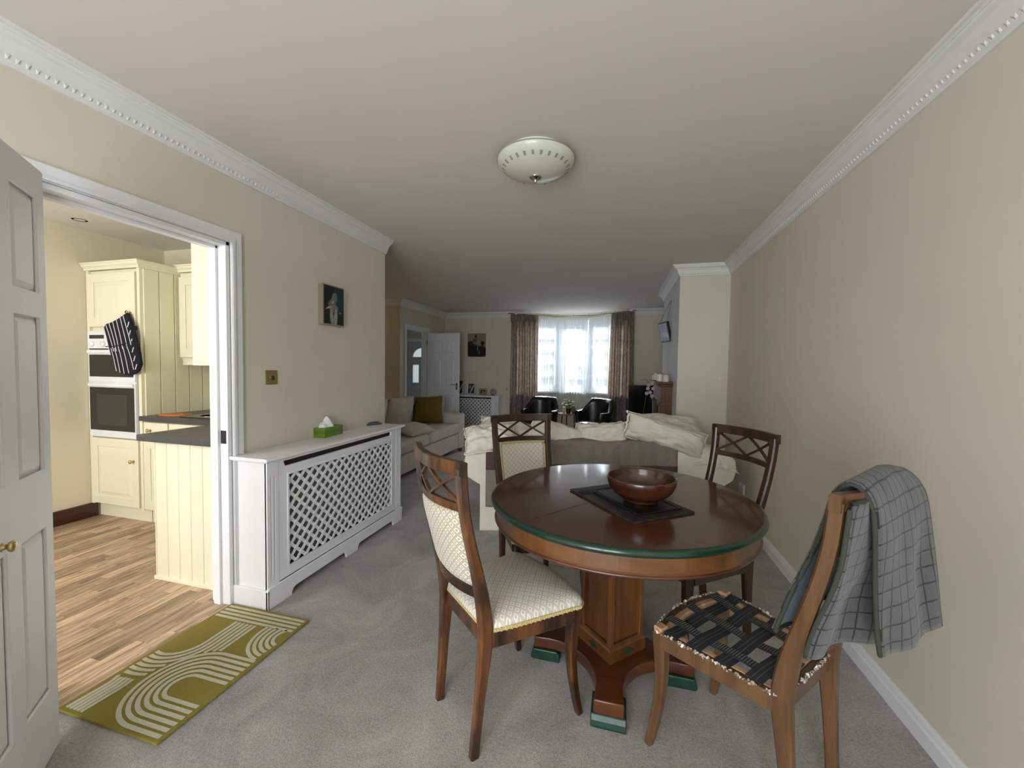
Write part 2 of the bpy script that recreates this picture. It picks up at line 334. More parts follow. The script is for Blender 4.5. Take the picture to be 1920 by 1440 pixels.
def pillow(name, label, w, h, t, mat, loc, rot, seed=0, crump=.014, group=None, piping=True, parent=None, flange=False):
    g = cushion(w, h, t, seed=seed, crump=crump)
    o = g.obj(name, mat, parent, loc, rot, smooth=True, sub=1)
    if label: tag(o, label, 'cushion', group)
    if piping:
        e = g.edge
        if flange:
            ee = [(x*(1+.05), y+noise.noise(Vector((x*23, z*23, seed)))*.016, z*(1+.07)) for x, y, z in e]
            fl = G(); n = len(e); fl.rings([[Vector(p) for p in e], [Vector(p)+Vector((0, .004, 0)) for p in ee]], closed=True, caps=False)
            p = fl.obj('ruffled_edge', mat, o, smooth=True); m = p.modifiers.new('s', 'SOLIDIFY'); m.thickness = .003
        else:
            G().tube(e, .0035, 6, loop=True).obj('piping', mat, o, smooth=True)
    return o

# ------------------------------------------------------------------ room shell
XL, XR, CZ = -2.01, 1.077, 2.405
YW0 = -1.9; YC = 4.53; YF = 7.53; YE = 3.128
struct(B('floor', -6.2, XR+.15, YW0-.15, 9.9, -.12, 0, m_carpet))
struct(G().box(-6.2, XR+.15, YW0-.15, YF+.9, CZ, CZ+.12).box(-6.2, -3.4, YF+.9, 9.9, CZ, CZ+.12).obj('ceiling', m_ceil))
struct(B('wall_right', XR, XR+.15, YW0-.15, YF+.15, 0, CZ, m_wall))
# dining left wall with kitchen doorway  y .95..1.66 , z<1.965
DY0, DY1, DZ = .93, 1.672, 1.955
struct(G().box(-2.11, XL, YW0, DY0, 0, CZ).box(-2.11, XL, DY1, YE, 0, CZ).box(-2.11, XL, DY0, DY1, DZ, CZ).obj('wall_left', m_wall))
# back wall behind the camera, with patio doors
struct(G().box(-2.11, -1.45, YW0-.15, YW0, 0, CZ).box(.35, XR, YW0-.15, YW0, 0, CZ).box(-1.45, .35, YW0-.15, YW0, 2.15, CZ).obj('wall_back', m_wall))
pd = struct(bpy.data.objects.new('window_1', None)); COL.objects.link(pd)
for x0 in (-1.45, -.55):
    plate('window_frame', rect(x0, x0+.9, .02, 2.15), [rect(x0+.08, x0+.82, .12, 2.07)], .05, m_white, pd, xf=lambda x, y, z: (x, YW0-.08+z, y))
    B('window_pane', x0+.08, x0+.82, YW0-.084, YW0-.078, .12, 2.07, m_glass, pd)
# chimney breast
struct(G().box(.60, XR, YC, 6.1, 0, CZ).obj('wall_chimney', m_wall))
struct(B('wall_chimney_face', .596, .60, YC+.012, 6.1, 0, CZ, m_wall_pale))
# far wall around the bay, living wall behind the dining wall, alcove and hall
BX0, BX1 = -1.95, .15
struct(G().box(-3.55, BX0, YF, YF+.15, 0, CZ).box(BX1, XR, YF, YF+.15, 0, CZ).obj('wall_far', m_wall))
struct(G().box(-5.2, XL-.1, 3.0, YE, 0, CZ).obj('wall_alcove_near', m_wall))
struct(G().box(-5.2, -5.05, 3.1, 5.9, 0, CZ).obj('wall_alcove_left', m_wall))
struct(G().box(-5.2, -3.45, 5.80, 5.92, 0, CZ).obj('wall_alcove_far', m_wall))
HD0, HD1 = 5.99, 6.75
struct(G().box(-3.55, -3.45, 5.92, HD0, 0, CZ).box(-3.55, -3.45, HD1, YF, 0, CZ).box(-3.55, -3.45, HD0, HD1, 1.97, CZ).obj('wall_hall_side', m_wall))
struct(G().box(-6.2, -6.05, 5.9, 9.7, 0, CZ).box(-3.70, -3.55, YF, 9.7, 0, CZ).box(-6.05, -5.47, 9.5, 9.65, 0, CZ).box(-4.55, -3.7, 9.5, 9.65, 0, CZ).box(-5.47, -4.55, 9.5, 9.65, 2.03, CZ).obj('wall_hall', m_wall))
# bay shell
L0, L1, R1, R0 = (BX0, YF), (-1.15, 8.12), (-.62, 8.12), (BX1, YF)
facets = [(L0, L1), (L1, R1), (R1, R0)]
SZ, TZ = .86, 2.30
bw = G()
def seg_box(g, a, b, off0, off1, z0, z1):
    a = Vector((*a, 0)); b = Vector((*b, 0)); d = (b-a).normalized(); n = Vector((-d.y, d.x, 0))
    p = [a+n*off0, b+n*off0, b+n*off1, a+n*off1]
    g.add([(q.x, q.y, z0) for q in p]+[(q.x, q.y, z1) for q in p], [(0, 3, 2, 1), (4, 5, 6, 7), (0, 1, 5, 4), (1, 2, 6, 5), (2, 3, 7, 6), (3, 0, 4, 7)])
for a, b in facets:
    seg_box(bw, a, b, 0, .14, 0, SZ); seg_box(bw, a, b, 0, .14, TZ, CZ)
struct(bw.obj('wall_bay', m_wall))
for i, (a, b) in enumerate(facets):
    root = struct(bpy.data.objects.new('window_%d' % (i+2), None)); COL.objects.link(root)
    A = Vector((*a, 0)); Bv = Vector((*b, 0)); d = (Bv-A); Ln = d.length; d.normalize(); nn = Vector((-d.y, d.x, 0))
    f = lambda x, y, z, A=A, d=d, nn=nn: tuple(A+d*x+nn*(.06+z)+Vector((0, 0, y)))
    inset = .09
    plate('window_frame', rect(0, Ln, SZ, TZ), [rect(.06, Ln-.06, SZ+.07, TZ-.06)], .07, m_white, root, xf=f)
    x0, x1 = inset, Ln-inset
    plate('sash', rect(.06, Ln-.06, SZ+.07, TZ-.06), [rect(x0+.02, x1-.02, SZ+.12, TZ-.12)], .045, m_white, root, xf=f)
    g = G(); mid = Ln/2; g.box(mid-.012, mid+.012, SZ+.12, TZ-.12, -.015, .015)
    for k in range(1, 5):
        z = SZ+.12+(TZ-SZ-.24)*k/5; g.box(x0+.02, x1-.02, z-.012, z+.012, -.015, .015)
    g.map(f).obj('glazing_bar', m_white, root)
    G().box(x0+.02, x1-.02, SZ+.12, TZ-.12, -.003, .003).map(f).obj('window_pane', m_glass, root)
    sb = G(); sb.box(-.02, Ln+.02, SZ-.03, SZ, -.14, .02); sb.map(f).obj('window_sill', m_white, root)

# kitchen shell
KL, KB, KZ = -4.29, 2.90, 2.44
struct(G().box(-4.29, -2.11, -.9, KB, CZ-.006, CZ-.0005).obj('ceiling_kitchen', m_kceil))
struct(B('wall_kitchen_left', KL-.1, KL, -.9, 3.0, 0, CZ, m_kwall))
struct(B('wall_kitchen_back', KL, -2.11, KB, 3.0, 0, CZ, m_kwall))
struct(G().box(KL-.1, -3.85, -1.05, -.9, 0, CZ).box(-2.35, -2.11, -1.05, -.9, 0, CZ).box(-3.85, -2.35, -1.05, -.9, 0, .95).box(-3.85, -2.35, -1.05, -.9, 2.12, CZ).obj('wall_kitchen_front', m_kwall))
kw = struct(bpy.data.objects.new('window_5', None)); COL.objects.link(kw)
plate('window_frame', rect(-3.85, -2.35, .95, 2.12), [rect(-3.78, -3.13, 1.02, 2.05), rect(-3.07, -2.42, 1.02, 2.05)], .06, m_white, kw, xf=lambda x, y, z: (x, -.98+z, y))
kf = struct(B('floor_kitchen', KL, -2.02, -.9, KB, -.01, .003, m_lam))
G().box(-2.02, -1.999, DY0+.022, DY1-.022, -.01, .003).obj('threshold', m_lam, kf)
pw, y = .0665, 0
x = KL; row = 0; cnt = 0
while x < -2.02:
    x1 = min(x+pw, -2.000); y = .72+random.random()*-.3
    while y < 2.42 and cnt < 298:
        ln = random.uniform(.28, .46); y1 = min(y+ln, 2.45)
        ya, yb = (max(y, DY0+.024), min(y1, DY1-.024)) if x1 > -2.11 else (y, y1)
        if yb-ya > .05:
            G().box(x+.0006, x1-.0006, ya+.0006, yb-.0006, 0, .0065).obj('plank', m_lam, kf); cnt += 1
        y = y1
        if y1 >= 2.45: break
    x = x1
struct(B('baseboard_kitchen', KL, KL+.018, -.9, 2.34, .003, .125, m_skirtw, bevel=.006))

# cornices: profile (out from wall, down from ceiling)
cprof = [(.0, .108), (.012, .108), (.014, .098), (.022, .092), (.026, .080), (.034, .058), (.050, .038), (.066, .030), (.070, .022), (.074, .022), (.076, .012), (.086, .012), (.088, .0), (.0, .0)]
def cornice(name, pts, mat=m_plaster, beads=True, cz=CZ, sc=1.0):
    """pts: polyline on wall, room on the left-hand side normal n=(-dy,dx)"""
    P_ = [Vector((*p, 0)) for p in pts]; n = len(P_); R = []
    for i, p in enumerate(P_):
        ds = []
        if i > 0: ds.append((P_[i]-P_[i-1]).normalized())
        if i < n-1: ds.append((P_[i+1]-P_[i]).normalized())
        ns = [Vector((-d.y, d.x, 0)) for d in ds]
        m = sum(ns, Vector()); m = m/len(ns); m = m/m.length_squared
        R.append([(p.x+m.x*a*sc, p.y+m.y*a*sc, cz-b*sc) for a, b in cprof])
    g = G(); g.rings(R)
    o = struct(g.obj(name, mat))
    if beads:
        bd = G()
        for i in range(n-1):
            d = P_[i+1]-P_[i]; Ln = d.length; d.normalize(); nn = Vector((-d.y, d.x, 0)); k = int(Ln/.024)
            for j in range(k):
                c = P_[i]+d*(j+.5)*Ln/k+nn*.024; z = cz-.088
                bd.add([(c.x-d.x*.006-nn.x*.004, c.y-d.y*.006-nn.y*.004, z-.005), (c.x+d.x*.004-nn.x*.003, c.y+d.y*.004-nn.y*.003, z-.006), (c.x+d.x*.008+nn.x*.006, c.y+d.y*.008+nn.y*.006, z+.010), (c.x-d.x*.004+nn.x*.006, c.y-d.y*.004+nn.y*.006, z+.010),
                        (c.x+nn.x*.003, c.y+nn.y*.003, z)], [(0, 1, 4), (1, 2, 4), (2, 3, 4), (3, 0, 4)])
        b = bd.obj('bead_moulding', mat, o); b['kind'] = 'stuff'
    return o
cornice('trim_2', [(XL-.1, YE), (XL, YE), (XL, YW0)][::-1] if False else [(XL, YE+.0), (XL, YW0)][::1])
# above: direction -y gives normal (+x): into the room
cornice('trim_3', [(XR, YW0), (XR, YC), (.60, YC), (.60, 6.1), (XR, 6.1), (XR, YF), (BX1, YF)])
cornice('trim_4', [(BX0, YF), (-3.45, YF), (-3.45, 5.80), (-5.05, 5.80)], beads=False)
# skirtings
def skirting(name, pts, h=.09, t_=.016, mat=m_white):
    P_ = [Vector((*p, 0)) for p in pts]; n = len(P_); R = []
    pf = [(0, 0), (t_, 0), (t_, h*.62), (t_*.75, h*.72), (t_*.6, h*.86), (t_*.3, h), (0, h)]
    for i, p in enumerate(P_):
        ds = []
        if i > 0: ds.append((P_[i]-P_[i-1]).normalized())
        if i < n-1: ds.append((P_[i+1]-P_[i]).normalized())
        ns = [Vector((-d.y, d.x, 0)) for d in ds]; m = sum(ns, Vector())/len(ns); m = m/m.length_squared
        R.append([(p.x+m.x*a, p.y+m.y*a, z) for a, z in pf])
    return struct(G().rings(R).obj(name, mat))
skirting('baseboard_right', [(XR, YW0), (XR, YC), (.60, YC), (.60, 4.9)])
skirting('baseboard_far', [(-2.25, YF), (-1.96, YF)][::-1])
skirting('baseboard_left', [(XL, DY0-.06), (XL, YW0)])
skirting('baseboard_left_end', [(XL, YE), (XL, 3.045)])

# doorway architrave + lining + door stop (kitchen)
dr = struct(bpy.data.objects.new('door_1', None)); COL.objects.link(dr)
aw = .062
def arch(x0, x1, y0, y1, ztop, name='architrave', mat=m_white, parent=None, side=1):
    out = [(y0-aw, 0), (y0, 0), (y0, ztop), (y1, ztop), (y1, 0), (y1+aw, 0), (y1+aw, ztop+aw), (y0-aw, ztop+aw)]
    return plate(name, out, [], abs(x1-x0), mat, parent, bevel=.006, xf=lambda a, b, c: ((x0+x1)/2+c, a, b))
arch(XL, XL+.018, DY0, DY1, DZ, parent=dr)
i2 = .012
plate('architrave_bead', [(DY0-.014, 0), (DY0-.002, 0), (DY0-.002, DZ+.002), (DY1+.002, DZ+.002), (DY1+.002, 0), (DY1+.014, 0), (DY1+.014, DZ+.014), (DY0-.014, DZ+.014)], [], .008, m_white, dr, xf=lambda a, b, c: (XL+.022+c, a, b))
G().box(-2.125, XL+.002, DY1-.022, DY1, 0, DZ).box(-2.125, XL+.002, DY0, DY0+.022, 0, DZ).box(-2.125, XL+.002, DY0, DY1, DZ-.022, DZ).obj('door_lining', m_white, dr, bevel=.003)
G().box(-2.105, -2.062, DY1-.036, DY1-.022, 0, DZ-.022).box(-2.105, -2.062, DY0+.022, DY0+.036, 0, DZ-.022).box(-2.105, -2.062, DY0+.022, DY1-.022, DZ-.036, DZ-.022).obj('door_stop', m_white, dr, bevel=.002)
B('strike_plate', -2.055, -2.02, DY1-.0245, DY1-.0215, .885, .955, m_metal_black, dr)
G().box(-2.145, -2.125, DY1-.01, DY1+.05, 0, DZ+.06).box(-2.145, -2.125, DY0-.05, DY0+.01, 0, DZ+.06).box(-2.145, -2.125, DY0-.05, DY1+.05, DZ, DZ+.06).obj('kitchen_architrave', m_white, dr)

def panel_door(name, w, h, panels, th=.038, mat=m_door, loc=(0, 0, 0), rz=0, parent=None):
    """leaf: local x 0..w, thickness in y centred, recessed moulded panels on both faces"""
    root = parent
    core = B('door_leaf', 0, w, -th/2+.011, th/2-.011, 0, h, mat, root)
    for sgn in (-1, 1):
        plate('door_frame_face', rect(0, w, 0, h), [rect(*p) for p in panels], .011, mat, root, bevel=.004, xf=lambda x, y, z, s=sgn: (x, s*(th/2-.0055)+z, y))
        for p in panels:
            x0, x1, z0, z1 = p; i = .022
            g = G(); o1 = [(x0+.004, z0+.004), (x1-.004, z0+.004), (x1-.004, z1-.004), (x0+.004, z1-.004)]; o2 = [(x0+i, z0+i), (x1-i, z0+i), (x1-i, z1-i), (x0+i, z1-i)]
            yb, yt = sgn*(th/2-.011), sgn*(th/2-.002)
            g.rings([[(a, yb, b) for a, b in o1], [(a, yt, b) for a, b in o2]])
            g.obj('door_panel', mat, root)
    return core
# big door leaf at the left edge
leaf = struct(bpy.data.objects.new('door_2', None)); COL.objects.link(leaf); leaf.location = (-1.835, .862, .008); leaf.rotation_euler = (0, 0, rad(-44))
ps = []
for x0, x1 in ((.05, .195), (.275, .42)):
    ps += [(x0, x1, 1.52, 1.815), (x0, x1, .955, 1.44), (x0, x1, .225, .765)]
panel_door('leaf', .47, 1.915, ps, parent=leaf)
k = G(); k.lathe([(.012, 0), (.008, .004), (.006, .016), (.013, .022), (.016, .032), (.012, .040), (.002, .043)], seg=20)
k.map(lambda x, y, z: (x+.295, .019+z*.62, y+.795)).obj('door_knob', m_brass, leaf, smooth=True)
# hall door frame + leaf
hd = struct(bpy.data.objects.new('door_3', None)); COL.objects.link(hd)
arch(-3.45, -3.432, HD0, HD1, 1.97, parent=hd)
G().box(-3.56, -3.445, HD1-.02, HD1, 0, 1.97).box(-3.56, -3.445, HD0, HD0+.02, 0, 1.97).box(-3.56, -3.445, HD0, HD1, 1.95, 1.97).obj('door_lining', m_white, hd)
for z in (1.72, .3): G().box(-3.455, -3.43, HD1-.03, HD1-.018, z, z+.09).obj('hinge', m_brass, hd)
hl = struct(bpy.data.objects.new('door_4', None)); COL.objects.link(hl); hl.location = (-3.43, 6.745, .01); hl.rotation_euler = (0, 0, rad(-1))
pw2 = .63; ps = []
for x0, x1 in ((.095, .275), (.355, .535)): ps += [(x0, x1, 1.56, 1.79), (x0, x1, .94, 1.44), (x0, x1, .20, .78)]
panel_door('leaf', pw2, 1.925, ps, parent=hl)
g = G().box(.575, .605, -.024, -.019, .90, 1.02).tube([(.59, -.02, .99), (.59, -.055, .99), (.50, -.058, .992)], .007, 8); g.obj('door_handle', m_chrome, hl, smooth=True)
# front door in the hall
fd = struct(bpy.data.objects.new('door_5', None)); COL.objects.link(fd)
fan = [(-5.01-.27*math.cos(a), 1.575+.24*math.sin(a)) for a in [PI*i/20 for i in range(21)]]
win = [rect(-5.28, -5.10, .90, 1.37), rect(-4.92, -4.74, .90, 1.37)]
XF = lambda x, y, z: (x, 9.53+z, y)
m_fd = plain('front_door_pale', (.55, .57, .57), .4)
plate('door_leaf', rect(-5.42, -4.60, .01, 1.99), [fan]+win, .045, m_fd, fd, bevel=.004, xf=XF)
for pl in [fan]+win: plate('door_pane', pl, [], .008, m_frost, fd, xf=XF)
plate('door_moulding', rect(-5.30, -5.06, .25, .72), [rect(-5.275, -5.085, .275, .695)], .012, m_fd, fd, xf=lambda x, y, z: (x, 9.505+z, y))
plate('door_moulding', rect(-4.94, -4.70, .25, .72), [rect(-4.915, -4.725, .275, .695)], .012, m_fd, fd, xf=lambda x, y, z: (x, 9.505+z, y))
B('letter_plate', -5.20, -4.82, 9.495, 9.51, .74, .82, m_nickel, fd)
plate('door_surround', rect(-5.50, -4.52, 0, 2.06), [rect(-5.42, -4.60, 0.008, 1.995)], .10, m_white, fd, xf=XF)
struct(G().box(-5.9, -5.5, 9.47, 9.5, 0, .12).obj('baseboard_hall', m_white))

# ------------------------------------------------------------------ outside, seen through the bay
gr = tag(B('garden_lawn', -18, 16, 9.9, 40, -.35, -.3, m_grass), 'green front garden ground outside beyond the bay window', 'ground'); gr['kind'] = 'structure'
hs_ = thing('neighbour_house', 'pale rendered house with grey roof across the street, seen through sheer curtain', 'house', (0, 24, -.3))
B('wall', -14, 9, 0, 6, 0, 5.2, m_brick, hs_)
G().prism([(-1, 5.1), (3.4, 7.6), (7, 5.1)], -14.6, 9.6).map(lambda x, y, z: (z, x, y)).obj('roof', m_roof, hs_)
for x in (-11.5, -8, 1.8, 5.2):
    for z in (.9, 3.3):
        w_ = plate('house_window', rect(x, x+1.5, z, z+1.3), [rect(x+.08, x+.70, z+.08, z+1.22), rect(x+.80, x+1.42, z+.08, z+1.22)], .1, m_white, hs_, xf=lambda a, b, c: (a, -.04+c, b))
        B('house_pane', x+.08, x+1.42, -.05, -.02, z+.08, z+1.22, m_winddark, w_)
nbay = B('front_bay', -4.25, .35, -5.6, 0, 0, 2.75, m_brick, hs_)
G().prism([(-5.85, 2.74), (-5.6, 3.25), (0, 3.5), (0, 2.74)], -4.45, .55).map(lambda x, y, z: (z, x, y)).obj('bay_roof', m_roof, hs_)
for x0 in (-3.5, -2.23, -1.02):
    w_ = plate('house_window', rect(x0-.06, x0+.72, .74, 2.62), [rect(x0+a*.34+.03, x0+a*.34+.32, .84+b*.58, .84+b*.58+.52) for a in (0, 1) for b in (0, 1, 2)], .1, m_white, hs_, xf=lambda a, b, c: (a, -5.64+c, b))
    B('house_pane', x0, x0+.68, -5.64, -5.61, .80, 2.58, m_winddark, w_)
for x0 in (-3.2, -1.6):
    w_ = plate('house_window', rect(x0, x0+1.0, 3.7, 4.9), [rect(x0+.08, x0+.46, 3.78, 4.82), rect(x0+.54, x0+.92, 3.78, 4.82)], .1, m_white, hs_, xf=lambda a, b, c: (a, -.04+c, b))
def bush(name, label, loc, r, h, n=260, seed=1):
    root = thing(name, label, 'bush', loc); rnd = random.Random(seed)
    G().tube([(0, 0, 0), (.03, .02, h*.4), (0, 0, h*.75)], [r*.1, r*.07, r*.02], 8).obj('stem', m_fire, root)
    g = G()
    for i in range(n):
        th, ph = rnd.uniform(0, 2*PI), math.acos(rnd.uniform(-1, 1)); rr = rnd.uniform(.45, 1)
        c = Vector((r*rr*math.sin(ph)*math.cos(th), r*rr*math.sin(ph)*math.sin(th), h*.55+h*.42*rr*math.cos(ph)))
        d = Vector((rnd.uniform(-1, 1), rnd.uniform(-1, 1), rnd.uniform(-.6, .8))).normalized(); s = d.cross(Vector((rnd.uniform(-1, 1), .3, 1))).normalized(); L_ = .07*r*1.6
        g.add([c, c+d*L_+s*L_*.45, c+d*L_*2, c+d*L_-s*L_*.45], [(0, 1, 2, 3)])
    o = g.obj('foliage', m_leaf, root); o['kind'] = 'stuff'
bush('garden_bush', 'loose green bush outside the right part of the bay window', (.75, 13.2, -.3), .95, 2.3, 700)

# ------------------------------------------------------------------ dining chairs
def ypost(z):
    K = [(0, 0), (.25, .02), (.43, .035), (.55, .015), (.65, -.01), (.8, -.05), (.9, -.068), (1.02, -.078)]
    for (a, b), (c, d) in zip(K, K[1:]):
        if z <= c: 
            t_ = (z-a)/(c-a); return b+(d-b)*t_
    return -.078
def xpost(z): return .142+(.182-.142)*z/1.02
def ysm(z): return (ypost(max(0, z-.04))+ypost(z)*2+ypost(min(1.02, z+.04)))/4
def chair(label, wood_m, back_pad, seat, loc, u):
    rz = math.atan2(-u[0], u[1]); C_ = thing('dining_chair', label, 'chair', (loc[0], loc[1], 0), rz, None)
    for s in (-1, 1):
        zs = [i*1.0/20*1.0 for i in range(21)]; pts = [(s*xpost(z), ysm(z), z) for z in zs]
        w = [.030+.008*min(1, z/.4) if z < .5 else .036 for z in zs]; h = [.026+.020*math.exp(-((z-.44)/.18)**2)+.006 for z in zs]
        G().sweep(pts, [w_*.92 for w_ in w], h, ref=(0, 1, 0), ch=.18).obj('back_leg', wood_m, C_)
        fl = [(s*(.200-.012*math.sin(PI*min(1, z/.40)*.9)+.004*(1-z/.42)), .392+.0+(.028*(1-z/.42)**2)-.010*math.sin(PI*z/.42), z) for z in [.42*i/10 for i in range(11)]]
        ws = [.025+.017*min(1, z[2]/.36) for z in fl]
        G().sweep(fl, ws, ws, ref=(0, 1, 0), ch=.15).obj('front_leg', wood_m, C_)
    bulge = lambda x, hw: -.036*(1-(x/hw)**2)
    N = 17
    def rail(name, z, h, th, hw, ext=0, m=wood_m):
        pts = [((-1+2*i/(N-1))*(hw+ext), ysm(z)+bulge(max(-hw, min(hw, (-1+2*i/(N-1))*(hw+ext))), hw), z) for i in range(N)]
        return G().sweep(pts, th, h, ref=(0, 0, 1), ch=.12).obj(name, m, C_)
    rail('top_rail', .998, .044, .026, xpost(1.0), .019)
    rail('cross_rail', .868, .026, .018, xpost(.87)-.01)
    rail('lower_back_rail', .568, .036, .022, xpost(.57)-.01)
    zt, zb, hw = .980, .880, xpost(.93)-.012
    for a, b, za, zb_ in ((-hw, 0, zt, zb), (-hw, 0, zb, zt), (0, hw, zt, zb), (0, hw, zb, zt)):
        pts = []
        for i in range(9):
            t_ = i/8; x = a+(b-a)*t_; z = za+(zb_-za)*t_; pts.append((x, ysm(z)+bulge(x, hw), z))
        G().sweep(pts, .010, .013, ref=(0, 1, 0), ch=.1).obj('lattice_bar', wood_m, C_)
    # seat rails
    def hwid(y): return .168+(.222-.168)*(y-.03)/.37
    for s in (-1, 1):
        pts = [(s*hwid(y)*.97, y, .402) for y in (.05, .15, .28, .375)]; G().sweep(pts, .022, .052, ref=(0, 0, 1), ch=.08).obj('side_rail', wood_m, C_)
    fr = [((-1+2*i/12)*.185, .398+.030*(1-(-1+2*i/12)**2), .402) for i in range(13)]
    G().sweep(fr, .022, .052, ref=(0, 0, 1), ch=.08).obj('front_rail', wood_m, C_)
    G().sweep([(-.14, .035, .402), (.14, .035, .402)], .022, .052, ref=(0, 0, 1)).obj('back_rail', wood_m, C_)
    def outline(gr=0, n=48):
        P_ = []
        P_ += [(-.165-gr*.4, .030), (.165+gr*.4, .030)]
        for y in (.12, .21, .30, .36): P_.append((hwid(y)+gr, y))
        P_ += [(.224+gr, .395), (.205+gr, .418+gr*.6)]
        for i in range(9): x = .17-.34*i/8; P_.append((x, .424+gr*.6+.026*(1-(x/.19)**2)))
        P_ += [(-.205-gr, .418+gr*.6), (-.224-gr, .395)]
        for y in (.36, .30, .21, .12): P_.append((-hwid(y)-gr, y))
        return P_
    if seat:
        g = G(); o0 = outline(.004); cx, cy = 0, .22
        rings = []
        for k_, (sc, z) in enumerate(((1.0, .428), (1.005, .442), (.985, .456), (.94, .466), (.82, .475), (.6, .482), (.3, .486))):
            rings.append([(cx+(x-cx)*sc, cy+(y-cy)*sc, z) for x, y in o0])
        g.rings(rings); sb = g.obj('seat_cushion', m_damask_seat, C_, smooth=True)
        tr_ = G().sweep([(x*1.004, y, .434) for x, y in outline(.006)], .005, .011, ref=(0, 0, 1), loop=True).obj('gimp_trim', m_gimp, sb)
        bb = G()
        ol = outline(.0085); k_ = 0
        for i in range(len(ol)):
            a = Vector((*ol[i], .434)); b = Vector((*ol[(i+1) % len(ol)], .434)); d = b-a; nseg = max(1, int(d.length/.009))
            for j in range(nseg):
                c = a+d*(j+.5)/nseg; dn = d.normalized(); n_ = Vector((dn.y, -dn.x, 0)); sg = .004 if k_ % 2 else -.004; k_ += 1
                e1 = dn*.0045; e2 = Vector((0, 0, .0055))
                bb.add([c-e1-e2, c+e1-e2+Vector((0, 0, sg)), c+e1+e2, c-e1+e2-Vector((0, 0, sg)), c+n_*.003], [(0, 1, 4), (1, 2, 4), (2, 3, 4), (3, 0, 4)])
        q = bb.obj('braid', m_gimp, sb); q['kind'] = 'stuff'
    if back_pad:
        zz0, zz1 = .590, .852; hwp = xpost(.72)-.024
        def fpt(u_, v_):
            a = u_*2-1; z = zz0+(zz1-zz0)*v_; e = (max(0, 1-abs(a)**6)*max(0, 1-abs(v_*2-1)**6))**.5
            hw_ = xpost(z)-.022; return a*hw_, z, e
        g = G(); vs = []
        nx, nz = 15, 15
        for side in (1, -1):
            for j in range(nz):
                for i in range(nx):
                    x, z, e = fpt(i/(nx-1), j/(nz-1)); y = ysm(z)+bulge(x, hwp+.02)+side*(.005+.010*e)
                    vs.append((x, y, z))
        fs = []; o_ = nx*nz
        for j in range(nz-1):
            for i in range(nx-1):
                a = j*nx+i; fs.append((a, a+1, a+nx+1, a+nx)); fs.append((o_+a, o_+a+nx, o_+a+nx+1, o_+a+1))
        for i in range(nx-1):
            for a in (i, (nz-1)*nx+i): fs.append((a, a+1, o_+a+1, o_+a))
        for j in range(nz-1):
            for a in (j*nx, j*nx+nx-1): fs.append((a, a+nx, o_+a+nx, o_+a))
        g.add(vs, fs); bp = g.obj('back_cushion', m_damask_back, C_, smooth=True)
        loop = []
        for i in range(15): x, z, e = fpt(i/14, .02); loop.append((x*.97, ysm(z)+bulge(x, hwp+.02)+.012, z))
        for j in range(1, 15): x, z, e = fpt(1, j/14); loop.append((x*.97, ysm(z)+bulge(x, hwp+.02)+.010, z))
        for i in range(13, -1, -1): x, z, e = fpt(i/14, .985); loop.append((x*.97, ysm(z)+bulge(x, hwp+.02)+.012, z))
        for j in range(13, 0, -1): x, z, e = fpt(0, j/14); loop.append((x*.97, ysm(z)+bulge(x, hwp+.02)+.010, z))
        G().tube(loop, .0055, 6, loop=True).obj('gimp_trim', m_gimp, bp, smooth=True)
    return C_
c1 = chair('mottled chestnut dining chair with cream back and seat, nearest the radiator cover', m_chairwood, True, True, (-.549, 1.314), (.663, .749))
c2 = chair('seatless light brown dining chair with bare black webbing, hung with a grey checked blanket', m_chairlight, False, False, (.581, 1.31), (-.747, .665))
c3 = chair('dark dining chair with open unpadded back, beyond the table near the right wall', m_chairdark, False, True, (.553, 2.224), (-.867, -.499))
c4 = chair('dark dining chair with cream padded back, behind the table in front of the sofa', m_chairdark, True, True, (-.541, 2.367), (.578, -.816))
for c_ in (c1, c2, c3, c4): c_['group'] = 'dining chairs round the table'
# exposed frame and webbing of chair 2
g = G()
def hwid(y): return .168+(.222-.168)*(y-.03)/.37
for s in (-1, 1):
    pts = [(s*(hwid(y)*.97-.020), y, .420) for y in (.045, .15, .28, .385)]
    G().sweep(pts, .020, .018, ref=(0, 0, 1)).obj('inner_ledge', m_blond, c2)
G().sweep([((-1+2*i/8)*.185, .376+.028*(1-(-1+2*i/8)**2), .420) for i in range(9)], .022, .018, ref=(0, 0, 1)).obj('inner_ledge', m_blond, c2)
G().sweep([(-.15, .058, .420), (.15, .058, .420)], .020, .018, ref=(0, 0, 1)).obj('inner_ledge', m_blond, c2)
for s in (-1, 1):
    B('corner_block', s*.199-.018, s*.199+.018, .372, .404, .418, .440, m_blond, c2, bevel=.004)
    g = G().box(-.03, .03, -.011, .011, .388, .418).obj('corner_brace', m_blond, c2, loc=(s*.165, .345, 0), rot=(0, 0, rad(45*s)), bevel=.002)
for i, yy in enumerate((.10, .185, .27, .345)):
    hw = hwid(yy)-.004
    o = grid(13, 3, lambda a, b, yy=yy, hw=hw: ((a*2-1)*hw, yy+(b-.5)*.046, .4345-.004*math.sin(PI*a)+.003*math.sin(a*PI*3+i*PI))).obj('cross_webbing', m_strap, c2)
    md = o.modifiers.new('s', 'SOLIDIFY'); md.thickness = .002
    for dy in (-.006, .006):
        o2 = grid(13, 2, lambda a, b, yy=yy, hw=hw, dy=dy: ((a*2-1)*hw, yy+dy+(b-.5)*.003, .4361-.004*math.sin(PI*a)+.003*math.sin(a*PI*3+i*PI))).obj('webbing_stripe', m_strapline, o)
